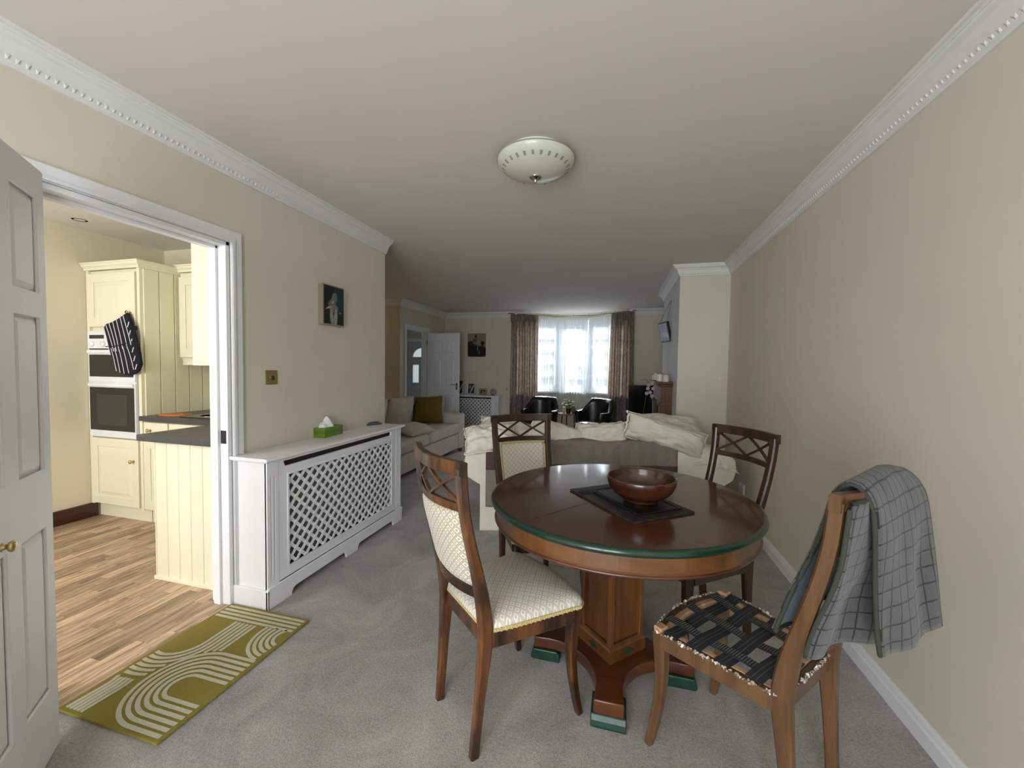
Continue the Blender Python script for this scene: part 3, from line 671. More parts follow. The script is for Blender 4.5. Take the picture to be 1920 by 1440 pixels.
for i, xx in enumerate((-.105, 0, .105)):
    def f_(a, b, xx=xx, i=i): return (xx*(1+.25*a)+(b-.5)*.038, .045+a*(.388+.024*(1-(xx/.19)**2)-.045), .4365-.004*math.sin(PI*a)-.003*math.sin(a*PI*4+i*PI))
    o = grid(25, 3, f_).obj('long_webbing', m_strap, c2); md = o.modifiers.new('s', 'SOLIDIFY'); md.thickness = .002
    rb = G()
    for j in range(46):
        a = (j+.5)/46; p0 = f_(a, .06); p1 = f_(a, .94); rb.add([(p0[0], p0[1]-.0012, p0[2]+.001), (p1[0], p1[1]-.0012, p1[2]+.001), (p1[0], p1[1]+.0012, p1[2]+.0022), (p0[0], p0[1]+.0012, p0[2]+.0022)], [(0, 1, 2, 3)])
    q = rb.obj('rib', m_strapline, o); q['kind'] = 'stuff'
rnd = random.Random(5); g = G()
def scrap(p):
    c = Vector(p)+Vector((rnd.uniform(-.003, .003), rnd.uniform(-.003, .003), rnd.uniform(-.004, .004))); s_ = rnd.uniform(.002, .006)
    a = Vector((rnd.uniform(-1, 1), rnd.uniform(-1, 1), rnd.uniform(-1, 1))).normalized()*s_; b = a.cross(Vector((rnd.uniform(-1, 1), rnd.uniform(-1, 1), 1))).normalized()*s_*.7
    g.add([c-a-b, c+a-b, c+a*.8+b, c-a+b*.6], [(0, 1, 2, 3)])
for i in range(170):
    t_ = rnd.random(); y = .04+.35*t_
    for s in (-1, 1): scrap((s*(hwid(y)*.97+.0105), y, .429))
for i in range(130):
    a = rnd.uniform(-1, 1); scrap((a*.19, .406+.032*(1-a*a), .429)); scrap((a*.15, .024, .429))
q = g.obj('torn_backing', m_staple, c2); q['kind'] = 'stuff'

# ------------------------------------------------------------------ blanket over chair 2  (built in the chair's local frame, x = across, y = forward)
bl = thing('checked_blanket', 'grey checked wool blanket with olive binding draped over a chair back', 'blanket', (.581, 1.31, 0), c2.rotation_euler.z)
def prof_pts(P_, n):
    P_ = [Vector((0, a, b)) for a, b in P_]; L_ = [0]
    for a, b in zip(P_, P_[1:]): L_.append(L_[-1]+(b-a).length)
    out = []
    for i in range(n):
        s = L_[-1]*i/(n-1); k_ = 0
        while k_ < len(L_)-2 and L_[k_+1] < s: k_ += 1
        t_ = (s-L_[k_])/max(1e-6, L_[k_+1]-L_[k_])
        p0 = P_[max(0, k_-1)]; p1 = P_[k_]; p2 = P_[k_+1]; p3 = P_[min(len(P_)-1, k_+2)]
        q_ = .5*((2*p1)+(p2-p0)*t_+(2*p0-5*p1+4*p2-p3)*t_*t_+(-p0+3*p1-3*p2+p3)*t_**3); out.append((q_.y, q_.z, s))
    return out
def cloth_sheet(name, pa, pb, xa, xb, nx, ny, mats, fold=.006, seed=0, parent=bl, th=.009, binding=True, endx=None, xfun=None):
    A_ = prof_pts(pa, ny); B_ = prof_pts(pb, ny); me_uv = []
    def f_(u_, v_):
        j = int(round(v_*(ny-1))); a = A_[j]; b = B_[j]; w_ = .5-.5*math.cos(PI*u_) if False else u_
        x = xa+(xb-xa)*u_
        if xfun: x = xfun(u_, v_)
        y = a[0]+(b[0]-a[0])*w_; z = a[1]+(b[1]-a[1])*w_; s = a[2]
        hang = max(0, 1.02-z)/.45
        y += fold*math.sin(u_*9.5+seed)*min(1, hang)*1.6+noise.noise(Vector((u_*4, s*6, seed)))*fold*1.2
        z += .006*math.sin(u_*7+seed)*min(1, hang)+(.014*math.sin(PI*u_)*max(0, (z-.98)/.05) if name == 'outer_layer' else 0)
        me_uv.append((x, s)); return (x, y, z)
    g = grid(nx, ny, f_); me = bpy.data.meshes.new(name); me.from_pydata(g.v, [], g.f); me.update()
    uv = me.uv_layers.new(name='UVMap')
    for lp in me.loops: uv.data[lp.index].uv = me_uv[lp.vertex_index]
    o = link(name, me, mats, parent, smooth=True); md = o.modifiers.new('s', 'SOLIDIFY'); md.thickness = th; md.offset = -1; md.material_offset = 1; md.material_offset_rim = 1
    if binding:
        V = g.v; bd = [V[i] for i in range(nx)]+[V[j*nx+nx-1] for j in range(1, ny)]+[V[(ny-1)*nx+i] for i in range(nx-2, -1, -1)]+[V[j*nx] for j in range(ny-2, 0, -1)]
        G().tube(bd, .0060, 8, loop=True).obj('binding', m_binding, o, smooth=True)
    return o
# outer sheet: front flap bottom -> over the rail -> outer back flap bottom (near side pa, far side pb)
pa = [(.052, .585), (.024, .70), (-.010, .82), (-.038, .93), (-.056, 1.005), (-.085, 1.034), (-.116, 1.00), (-.130, .90), (-.133, .78), (-.145, .605)]
pb = [(.040, .60), (.020, .72), (-.010, .84), (-.040, .95), (-.062, 1.020), (-.105, 1.036), (-.148, .99), (-.165, .88), (-.175, .78), (-.190, .635)]
def xf_(u_, v_):
    near = -.112+.05*max(0, (v_-.55))/.45-.0*v_ if v_ > .45 else -.112-.035*(.45-v_)/.45
    return near+(.192-near)*u_-.05*u_*max(0, v_-.6)
cloth_sheet('outer_layer', pa, pb, 0, 0, 22, 44, [m_fleece, m_plaid], fold=.007, seed=1, xfun=xf_)
pa2 = [(-.103, 1.00), (-.092, .90), (-.072, .80), (-.040, .70), (-.012, .585)]
pb2 = [(-.115, 1.00), (-.118, .92), (-.112, .80), (-.105, .70), (-.110, .565)]
cloth_sheet('inner_layer', pa2, pb2, -.178, .15, 18, 20, [m_fleece, m_plaid], fold=.010, seed=4)
lb = G().box(-.052, -.018, .0, .0015, 0, .022).obj('label_tag', m_black, bl, loc=(0, -.046, .585), rot=(rad(-4), 0, 0))
gl_ = G()
for i in range(4): gl_.box(-.048+i*.007, -.044+i*.007, .0016, .0022, .006, .016)
gl_.obj('label_print', m_mittw, lb)

# ------------------------------------------------------------------ round table
TB = thing('round_table', 'round mahogany pedestal dining table with green painted edge', 'table', (0, 1.805, 0))
ex, ey, er = .571, .555, rad(53)
def ell(g, prof, mi=0, seg=96):
    c_, s_ = math.cos(er), math.sin(er)
    R = []
    for off, z in prof:
        ring = []
        for k in range(seg):
            a = 2*PI*k/seg; x, y = (ex+off)*math.cos(a), (ey+off)*math.sin(a); ring.append((.014+x*c_-y*s_, .014+x*s_+y*c_, z))
        R.append(ring)
    return g.rings(R, mi=mi, caps=False)
def halftop(sg):
    # each half is one leaf, split along a seam
    pts = [];
    for k in range(49):
        a = -PI/2+PI*k/48; x, y = sg*((ex-.012)*math.cos(a)), (ey-.012)*math.sin(a)
        if abs(x) < .0006: x = sg*.0006
        pts.append((x, y))
    c_, s_ = math.cos(er), math.sin(er)
    g = G(); g.prism(pts, .735, .7605); g.map(lambda x, y, z: (.014+x*c_-y*s_, .014+x*s_+y*c_, z)); return g.obj('table_leaf', m_table, TB, bevel=.0015)
er = rad(53-90); ex, ey = .556, .572
halftop(1); halftop(-1)
g = G(); ell(g, [(-.013, .733), (-.006, .7335), (.001, .738), (.004, .746), (.001, .755), (-.006, .7595), (-.013, .7605)]); e_ = g.obj('table_edge', m_green, TB, smooth=True)
g = G(); ell(g, [(-.030, .667), (-.018, .667), (-.016, .672), (-.022, .678), (-.024, .732), (-.034, .732)]); g.obj('apron', m_apron, TB)
g = G(); ell(g, [(-.024, .661), (-.016, .661), (-.013, .667), (-.016, .673), (-.024, .673)]); g.obj('apron_bead', m_platform, TB, smooth=True)
G().box(-.10, .10, -.42, .42, .645, .668).box(-.38, .38, -.06, .06, .645, .668).obj('under_frame', m_pedestal, TB)
# pedestal: square column turned 45 degrees
hw = .085
col_o = G(); col_o.box(-hw+.006, hw-.006, -hw+.006, hw-.006, .16, .65)
PC = col_o.obj('column', m_pedestal, TB, loc=(-.008, -.018, 0), rot=(0, 0, rad(45)))
for sx in (-1, 1):
    for sy in (-1, 1):
        G().box(sx*hw-.011, sx*hw+.011, sy*hw-.011, sy*hw+.011, .16, .648).obj('corner_post', m_pedestal, TB, loc=(-.008, -.018, 0), rot=(0, 0, rad(45)), bevel=.004)
# collar with green lozenges
co = G(); n4 = lambda h_, z: [(h_, h_, z), (-h_, h_, z), (-h_, -h_, z), (h_, -h_, z)]
co.rings([n4(.103, .100), n4(.103, .150), n4(.098, .158), n4(.090, .166)]); CO = co.obj('collar', m_pedestal, TB, loc=(-.008, -.018, 0), rot=(0, 0, rad(45)))
for a in range(4):
    g = G().prism([(-.028, 0), (0, -.014), (.028, 0), (0, .014)], 0, .0025); g.map(lambda x, y, z: (x, -.103-z, y+.126)); ca, sa = math.cos(a*PI/2), math.sin(a*PI/2); g.map(lambda x, y, z: (x*ca-y*sa, x*sa+y*ca, z)); g.obj('lozenge', m_greenfoot, CO)
# four-armed platform
out = []
R_ = .335; hwA = .052
for a in range(4):
    th = a*PI/2
    tip = [(R_, -hwA-.004), (R_, hwA+.004)]
    # concave curve from (R_-.03,hwA) to rotated counterpart
    cur = []
    for k in range(13):
        t_ = k/12; ang = PI*1.5-(PI/2)*t_
        rr = .212; cx = cy = .263
        cur.append((cx+rr*math.cos(PI*1.5-PI/2*t_-0), cy+rr*math.sin(PI*1.5-PI/2*t_)))
    for x, y in tip+[(R_-.045, hwA)]+cur: out.append((x*math.cos(th)-y*math.sin(th), x*math.sin(th)+y*math.cos(th)))
    x, y = hwA, R_-.045; out.append((x*math.cos(th)-y*math.sin(th), x*math.sin(th)+y*math.cos(th)))
plate('platform', out, [], .052, m_platform, TB, bevel=.006, xf=lambda x, y, z: (x-.008, y-.018, .0735+z))
for a in range(4):
    g = G(); pf = [(-.112, 0), (.012, 0), (.018, .010), (.014, .030), (.004, .048), (-.100, .048), (-.112, .030)]
    g.rings([[(R_-.004+x, s_*(hwA+.012), z) for x, z in pf] for s_ in (-1, 1)]); th = a*PI/2
    g.map(lambda x, y, z: (x*math.cos(th)-y*math.sin(th)-.008, x*math.sin(th)+y*math.cos(th)-.018, z)).obj('foot', m_greenfoot, TB, bevel=.004)
# placemats and bowl
pm = tag(G().box(-.212, .212, -.15, .15, 0, .008).obj('placemat', m_matblack, loc=(.0465, 1.723, .7605), rot=(0, 0, rad(-51.5)), bevel=.002), 'large tooled black leather placemat lying on the table', 'placemat')
for i in range(5): G().box(-.165+i*.009, -.162+i*.009, -.14, .14, .008, .0105).obj('tooled_line', m_mat2, pm)
pm2 = tag(G().box(-.15, .15, -.105, .105, 0, .007).obj('placemat', m_mat2, loc=(.075, 1.715, .7690), rot=(0, 0, rad(-53)), bevel=.002), 'smaller smooth black mat between the large placemat and the bowl', 'placemat')
G().box(-.14, .14, -.095, -.091, .007, .009).box(-.14, .14, .091, .095, .007, .009).obj('raised_line', m_mat2, pm2)
bowl = thing('wooden_bowl', 'turned dark reddish wooden bowl on black placemats', 'bowl', (.098, 1.703, .7765))
G().lathe([(.0, .002), (.064, 0), (.069, .005), (.066, .010), (.086, .018), (.110, .034), (.126, .054), (.1345, .076), (.1375, .096), (.136, .1005), (.132, .1005), (.130, .096), (.127, .076), (.118, .054), (.100, .034), (.07, .021), (.03, .016), (.001, .015)], seg=64).obj('bowl_body', m_rosy, bowl, smooth=True)

# ------------------------------------------------------------------ doormat rug
rg = thing('doormat', 'mustard yellow rug with cream arch stripes in the kitchen doorway', 'rug', (-2.0, .956, 0), 0)
RL, RW = .697, .506   # along y, along x
G().prism([(0, 0), (RW, 0), (RW+.002, RL*.5), (RW-.002, RL), (0, RL), (-.003, RL*.5)], .004, .014).obj('rug_base', m_rug, rg, bevel=.002)
g = G(); SW = .0155
def inarch(x, y, m=.012):
    return (abs(y-.205) < .185+m) if x > .34 else ((x-.34)**2+(y-.205)**2)**.5 < .185+m
def stripe(pts, w=SW, drop=0):
    # clip to rug, split in runs
    runs = []; cur = []
    for x, y in pts:
        if .012 < x < RW-.010 and .012 < y < RL-.010 and not (drop >= 1 and (inarch(x, y) or y > RL-.022-3*P_-.002)) and not (drop == 3 and ((x-.055)**2+(y-.43)**2)**.5 < .255): cur.append((x, y))
        else:
            if len(cur) > 1: runs.append(cur)
            cur = []
    if len(cur) > 1: runs.append(cur)
    for r in runs:
        L_, R2 = [], []
        for i, p in enumerate(r):
            a = Vector(r[max(0, i-1)]); b = Vector(r[min(len(r)-1, i+1)]); d = (b-a)
            if d.length < 1e-9: continue
            d.normalize(); n_ = Vector((-d.y, d.x))*w/2; L_.append((p[0]+n_.x, p[1]+n_.y, .0152)); R2.append((p[0]-n_.x, p[1]-n_.y, .0152))
        m = len(L_); b0 = len(g.v); g.add(L_+R2, [(i, i+1, m+i+1, m+i) for i in range(m-1)])
def line(p, q, n=40): return [(p[0]+(q[0]-p[0])*i/n, p[1]+(q[1]-p[1])*i/n) for i in range(n+1)]
def arc(c, r, a0, a1, n=48): return [(c[0]+r*math.cos(rad(a0+(a1-a0)*i/n)), c[1]+r*math.sin(rad(a0+(a1-a0)*i/n))) for i in range(n+1)]
P_ = .0255
for k in range(4): stripe(line((0, RL-.022-k*P_), (RW, RL-.022-k*P_)))                     # far straight stripes
for k in range(6):                                                                          # U from the far stripes down, round to the left edge
    r = .115+k*P_*.92; stripe(line((.055+r, RL-.115), (.055+r, .43))+arc((.055, .43), r, 0, -180)+line((.055-r, .43), (.055-r, RL-.1)), drop=1)
for k in range(5):                                                                          # half rounds open to the right edge, under the far stripes
    r = .055+k*P_*.95; stripe(arc((RW-.005, .553), r, 60, 268), drop=1)
for k in range(6):                                                                          # arch open to the right edge
    r = .058+k*P_; stripe(line((RW, .205+r), (.34, .205+r))+arc((.34, .205), r, 90, 270)+line((.34, .205-r), (RW, .205-r)))
for k in range(5):                                                                          # near-left run rising from the near edge and bending left
    x = .035+k*P_*.75; r = .10+k*P_*.9; stripe(line((x-.01+0.0, 0), (x, .13))+arc((x-r, .13), r, 0, 95), drop=3)
q = g.obj('stripe_pattern', m_rugstripe, rg)

# ------------------------------------------------------------------ radiator covers
def rad_cover(name, label, Ln, H_, D_, loc, rz, single=True, feet=((0, .155), (.63, .755), (1.215, 1.37))):
    """local x along length 0..Ln, y depth 0 (front) .. D_ (wall), z up"""
    root = thing(name, label, 'radiator cover', loc, rz)
    # end panels
    B('end_panel', 0, .018, .004, D_, .0, H_-.018, m_white, root, bevel=.002); B('end_panel', Ln-.018, Ln, .004, D_, .0, H_-.018, m_white, root, bevel=.002)
    px0, px1, pz0, pz1 = .075+.065, Ln-.075-.065, .172, .700
    slot = rect(.075+.035, Ln-.075-.065, H_-.060, H_-.030)
    sl = [(slot[0][0]+.012, slot[0][1]), (slot[1][0]-.012, slot[1][1]), slot[2], slot[3]]
    plate('front_panel', rect(.078, Ln-.078, .115, H_-.0185), [rect(px0, px1, pz0, pz1), sl], .016, m_white, root, bevel=.002, xf=lambda x, y, z: (x, .008+z, y))
    for x0 in (0, Ln-.0755):
        s_ = plate('pilaster', rect(x0, x0+.0755, .10, H_-.0185), [rect(x0+.022, x0+.029, .14, H_-.10), rect(x0+.044, x0+.051, .14, H_-.10)], .018, m_white, root, bevel=.0015, xf=lambda x, y, z: (x, .007+z, y))
        B('flute_back', x0+.018, x0+.055, .010, .0158, .13, H_-.09, m_white, s_)
    plate('inner_moulding', rect(px0-.006, px1+.006, pz0-.006, pz1+.006), [rect(px0+.004, px1-.004, pz0+.004, pz1-.004)], .012, m_white, root, xf=lambda x, y, z: (x, .001+z, y))
    # lattice strips
    step = .0525; w = .0185; cx0, cx1, cz0, cz1 = px0-.004, px1+.004, pz0-.004, pz1+.004; sp = step*1.414; th = rad(45)
    joined = G()
    for lay, sg in ((0, 1), (1, -1)):
        # lines z = cz0 + sg*(x - c)
        if sg == 1: c = cx0-(cz1-cz0)
        else: c = cx0
        k_ = 0
        while True:
            cc = c+k_*sp; k_ += 1
            if sg == 1:
                if cc > cx1: break
                xa = max(cx0, cc); xb = min(cx1, cc+(cz1-cz0))
                if xb-xa < .01: continue
                p0, p1 = (xa, cz0+(xa-cc)), (xb, cz0+(xb-cc))
            else:
                if cc > cx1+(cz1-cz0): break
                xa = max(cx0, cc-(cz1-cz0)); xb = min(cx1, cc)
                if xb-xa < .01: continue
                p0, p1 = (xa, cz0+(cc-xa)), (xb, cz0+(cc-xb))
            d = Vector((p1[0]-p0[0], p1[1]-p0[1])).normalized(); n_ = Vector((-d.y, d.x))*w/2; y0, y1 = (.004, .0075) if lay == 0 else (.0075, .011)
            q_ = [(p0[0]+n_.x, p0[1]+n_.y), (p1[0]+n_.x, p1[1]+n_.y), (p1[0]-n_.x, p1[1]-n_.y), (p0[0]-n_.x, p0[1]-n_.y)]
            gg = joined if not single else G()
            gg.add([(x, y0, z) for x, z in q_]+[(x, y1, z) for x, z in q_], [(0, 3, 2, 1), (4, 5, 6, 7), (0, 1, 5, 4), (1, 2, 6, 5), (2, 3, 7, 6), (3, 0, 4, 7)])
            if single: gg.obj('lattice_strip', m_white, root)
    if not single:
        o = joined.obj('lattice', m_white, root); o['kind'] = 'stuff'
    # radiator behind
    rr = thing_part = G().box(px0-.03, px1+.03, .085, .10, .15, .66); 
    k_ = int((px1-px0)/.05)
    for i in range(k_): x = px0+(i+.5)*(px1-px0)/k_; rr.box(x-.014, x+.014, .076, .086, .16, .65)
    rr.obj('radiator', m_radiator, root)
    B('slot_shade_backing', .09, Ln-.09, .030, .036, H_-.075, H_-.02, m_slot, root); B('cavity_back', .018, Ln-.018, D_-.012, D_-.004, .02, H_-.02, m_slot, root)  # added dark sheets stand in for the shade inside slot and cavity
    # plinth with feet
    o = [(-.014, 0)]; prev = None
    for i, (a, b) in enumerate(feet):
        a = max(a, -.014) if i else -.014
        if i: o += [(a-.03, .042), (a-.012, .036), (a, .016), (a, 0)]
        b2 = b if i < len(feet)-1 else Ln+.014
        o += [(b2, 0)]
        if i < len(feet)-1: o += [(b2, .016), (b2+.012, .036), (b2+.03, .042)]
    o += [(Ln+.014, .098), (Ln+.006, .112), (-.006, .112), (-.014, .098)]
    plate('plinth_board', o, [], .014, m_white, root, bevel=.002, xf=lambda x, y, z: (x, -.007+z, y))
    for x0, x1 in ((-.014, 0), (Ln, Ln+.014)): B('end_plinth', x0, x1, -.014, D_, 0, .105, m_white, root, bevel=.003)
    # top
    g = G(); pr = [(-.026, H_-.010), (-.030, H_-.005), (-.026, H_+.006), (-.018, H_+.009), (D_, H_+.009), (D_, H_-.010)]
    g.rings([[(x, y, z) for y, z in pr] for x in (-.026, Ln+.026)]); g.obj('top_shelf', m_white, root, bevel=.003)
    G().box(-.012, Ln+.012, -.012, D_, H_-.018, H_-.0095).obj('top_moulding', m_white, root, bevel=.003)
    return root
rc1 = rad_cover('radiator_cover', 'long white lattice radiator cover beside the kitchen doorway', 1.34, .808, .222, (-1.788, 1.682, 0), rad(90), True, feet=((0, .150), (.620, .745), (1.205, 1.34)))
rc2 = rad_cover('radiator_cover', 'smaller white lattice radiator cover against the far wall by the open door', 1.13, .770, .20, (-3.36, 7.325, 0), 0, False, feet=((0, .12), (.5, .62), (1.0, 1.13)))
# tissue box, phone
ZT = .8172
tb = thing('tissue_box', 'green cardboard tissue box with white tissue, on the near radiator cover', 'tissue box', (-1.925, 2.275, ZT), rad(4))
t = NT('green_leafy_carton'); tc = t.node('ShaderNodeTexCoord'); sp = t.node('ShaderNodeSeparateXYZ', {'Vector': tc.outputs['Object']})
n = t.noise(tc.outputs['Object'], 55, 3); fz = t.math('DIVIDE', sp.outputs[2], .068); f = t.math('ADD', t.math('MULTIPLY', fz, .9), t.math('MULTIPLY', n, .5))
m_carton = t.P(col=t.ramp(f, [(.2, (.20, .30, .02)), (.75, (.10, .17, .008)), (1.0, (.16, .25, .02))]), rough=.45)
plate('carton', rect(-.100, 0, 0, .205), [[(-.05+.022*math.cos(a), .10+.062*math.sin(a)) for a in [2*PI*i/24 for i in range(24)]]], .066, m_carton, tb, bevel=.0015, xf=lambda x, y, z: (x, y, .033+z))
B('carton_base', -.099, -.001, .001, .204, .001, .004, m_carton, tb)
def tis(u_, v_):
    a = u_*2*PI; r = (1-v_)**.7; sn, cs = math.sin(a), math.cos(a)
    px = -.05+(.034*r+.003)*cs*(1+.25*math.sin(5*a)*(1-v_)); py = .088+(.070*r+.022*v_)*sn*(1+.10*math.sin(7*a+1))
    z = .060+.066*v_**.8*(1+.30*sn*v_-.25*sn*sn*v_)+.010*math.sin(a*3+1)*v_
    return (px+.010*v_*math.sin(a*2), py-.018*v_, z)
grid(48, 14, tis, True).obj('tissue', m_tissue, tb, smooth=True)
ph = thing('telephone_handset', 'grey cordless phone lying at the far end of the near radiator cover', 'phone', (-2.0, 2.93, ZT), rad(-28))
grid(5, 9, lambda u_, v_: ((u_-.5)*.048, (v_-.5)*.15, .012+.008*math.cos((v_-.5)*4)+.004*math.sin(PI*u_))).obj('body', m_phone, ph, smooth=True).modifiers.new('s', 'SOLIDIFY').thickness = .020
B('screen', -.014, .014, .02, .055, .0225, .0245, m_black, ph); B('keypad', -.016, .016, -.045, .005, .0215, .0235, m_black, ph)

# ------------------------------------------------------------------ wall art, switches, sockets
def pict_material(name, bgc, blobs, softness=.6):
    """procedural print: soft elliptical blobs in object space (y: horizontal, z: vertical), blobs = (cy,cz,ry,rz,angle,col,strength)"""
    t = NT(name); tc = t.node('ShaderNodeTexCoord'); sp = t.node('ShaderNodeSeparateXYZ', {'Vector': tc.outputs['Object']}); nz = t.noise(tc.outputs['Object'], 60, 4)
    c = t.mix(nz, tuple(x*.6 for x in bgc), tuple(x*1.4 for x in bgc)); wv = t.math('MULTIPLY', t.math('SUBTRACT', nz, .5), .25)
    for cy, cz, ry, rz_, an, col, st in blobs:
        ca, sa = math.cos(rad(an)), math.sin(rad(an)); dy = t.math('SUBTRACT', sp.outputs[0], cy); dz = t.math('SUBTRACT', sp.outputs[2], cz)
        a = t.math('DIVIDE', t.math('ADD', t.math('MULTIPLY', dy, ca), t.math('MULTIPLY', dz, sa)), ry); b = t.math('DIVIDE', t.math('SUBTRACT', t.math('MULTIPLY', dz, ca), t.math('MULTIPLY', dy, sa)), rz_)
        d = t.math('ADD', t.math('ADD', t.math('MULTIPLY', a, a), t.math('MULTIPLY', b, b)), wv)
        f = t.node('ShaderNodeMapRange', {'Value': d, 'From Min': 1.1, 'From Max': .5, 'To Min': 0.0, 'To Max': st}, interpolation_type='SMOOTHSTEP').outputs[0]
        c = t.mix(f, c, col)
    return t.P(col=c, rough=.35)
m_art1 = pict_material('seated_figure_print', (.006, .010, .016), [(.045, .05, .055, .13, 0, (.012, .035, .055), .8), (.005, .055, .032, .042, -20, (.17, .17, .15), .9), (-.02, .005, .045, .04, 30, (.16, .14, .12), .9), (.0, -.02, .05, .03, 0, (.22, .20, .17), .8), (-.022, -.085, .020, .065, 8, (.30, .29, .26), .9), (.018, -.085, .020, .07, -4, (.34, .34, .32), .9), (-.055, -.02, .035, .006, 20, (.45, .44, .42), .9), (-.012, .022, .018, .008, 40, (.40, .38, .34), .9), (.065, -.045, .014, .006, -20, (.30, .30, .30), .8)])
cp = thing('canvas_picture', 'small dark canvas print of a seated figure on the left wall', 'picture', (XL, 2.425, 1.737), rad(90))
B('canvas_block', -.108, .108, -.040, -.001, -.140, .140, m_canvas, cp)
B('print', -.1, .1, -.0415, -.0398, -.132, .132, m_art1, cp)
sw = thing('dimmer_switch', 'brass light switch plate with dark toggle on the left wall', 'light switch', (XL, 1.928, 1.236), rad(90))
G().box(-.043, .043, -.006, 0, -.043, .043).obj('plate', m_brass, sw, bevel=.004)
G().lathe([(.013, 0), (.013, .003), (.011, .0035)], seg=20).map(lambda x, y, z: (x, -.006-z, y)).obj('toggle_ring', m_nickel, sw)
G().box(-.006, .006, -.020, -.008, -.016, .010).obj('toggle', m_black, sw, bevel=.002)
for x in (-.028, .028): G().lathe([(.004, 0), (.004, .001)], seg=12).map(lambda a, b, z: (a+x, -.006-z, b)).obj('screw', m_brass, sw)
so = thing('wall_socket', 'white socket plate low on the right wall behind the chair', 'socket', (XR, 3.90, .28), rad(-90))
G().box(-.073, .073, -.012, 0, -.043, .043).obj('plate', m_white, so, bevel=.005)
for x in (-.036, .036): G().box(x-.012, x+.012, -.0165, -.011, .012, .030).obj('rocker', m_white, so, bevel=.002)
# nail plug on chimney breast
nb = tag(G().lathe([(.011, 0), (.010, .004), (.004, .005)], seg=16).map(lambda x, y, z: (x, -z, y)).obj('aerial_cap', m_white, loc=(1.005, YC, 1.235)), 'tiny round white cap on the cream chimney breast near the corner', 'wall cap')
# poster on far wall (two figures, brown tones)
m_art2 = pict_material('sepia_figures_print', (.30, .225, .14), [(-.05, -.13, .19, .16, 0, (.008, .006, .006), 1), (-.13, -.02, .09, .11, 0, (.008, .006, .006), 1), (.1, -.13, .13, .14, 0, (.01, .008, .008), 1), (-.04, .09, .055, .05, 20, (.10, .075, .07), .9), (-.02, .175, .028, .03, 0, (.012, .008, .006), 1), (.06, .115, .10, .022, -20, (.20, .17, .15), .7), (.125, .035, .045, .05, 10, (.012, .01, .01), 1), (.045, .025, .04, .06, 30, (.24, .21, .18), .8), (.02, -.06, .012, .06, 0, (.28, .25, .25), .7), (.055, -.15, .025, .05, 0, (.16, .13, .14), .7), (-.12, .02, .02, .02, 0, (.12, .12, .12), .6)])
ps_ = tag(G().box(-.19, .19, -.018, 0, -.232, .232).obj('sepia_print', m_art2, loc=(-2.757, YF, 1.765)), 'sepia canvas print of two dark figures on the far wall', 'picture')
# hanging picture on chimney breast
hp = thing('hanging_picture', 'small blue and white picture hung on long cords above the mantelpiece', 'picture', (.596, 5.28, 1.79), rad(-90))
m_art3 = pict_material('pale_seascape_print', (.38, .42, .50), [(-.03, .05, .09, .05, 20, (.30, .30, .50), .7), (.04, -.04, .1, .04, -10, (.55, .58, .62), .8), (0, -.09, .12, .03, 0, (.20, .28, .38), .8)])
tilt = G().box(-.115, .115, -.03, 0, -.125, .125).obj('picture_frame', m_black, hp, loc=(0, -.045, 0), rot=(rad(13), 0, rad(20)), bevel=.003)
B('picture_print', -.10, .10, -.033, -.030, -.108, .108, m_art3, tilt)
G().tube([(-.09, -.115, .122), (-.08, -.003, .375), (.08, -.003, .375), (.09, -.05, .122)], .0022, 6).obj('cord', m_metal_black, hp)

# ------------------------------------------------------------------ ceiling lamp
lp = thing('ceiling_light', 'round frosted glass flush ceiling light with a ring of grey squares', 'ceiling light', (-.436, 2.03, CZ))
G().lathe([(.150, 0), (.150, -.018), (.12, -.020)], seg=48).obj('ceiling_plate', m_white, lp)
def bz(r): return -.036-.085*(1-(r/.196)**2)
pf = [(.196, -.034)]+[(.196*math.cos(PI/2*i/16), -.036-.083*math.sin(PI/2*i/16)**1.15) for i in range(0, 16)]+[(.004, -.119)]
G().lathe(pf, seg=64, caps=False).obj('glass_bowl', m_lampglass, lp, smooth=True)
G().tube([(.196*math.cos(a), .196*math.sin(a), -.035) for a in [2*PI*i/64 for i in range(64)]], .003, 6, loop=True).obj('rim', m_lampsq, lp, smooth=True)
def bowlpt(a, ph):
    r = .196*math.cos(ph)*1.004; return (r*math.cos(a), r*math.sin(a), -.036-.083*math.sin(ph)**1.15*1.01-.0012)
for k in range(26):
    a = 2*PI*k/26; g = G(); da = .036; g.add([bowlpt(a-da, .50), bowlpt(a+da, .50), bowlpt(a+da, .66), bowlpt(a-da, .66)], [(0, 1, 2, 3)])
    o = g.obj('grey_square', m_lampsq, lp); o.modifiers.new('s', 'SOLIDIFY').thickness = .0008
G().lathe([(.002, -.112), (.030, -.114), (.031, -.120), (.024, -.126), (.008, -.130), (.007, -.142), (.005, -.148), (.001, -.149)], seg=28).obj('finial', m_chrome, lp, smooth=True)

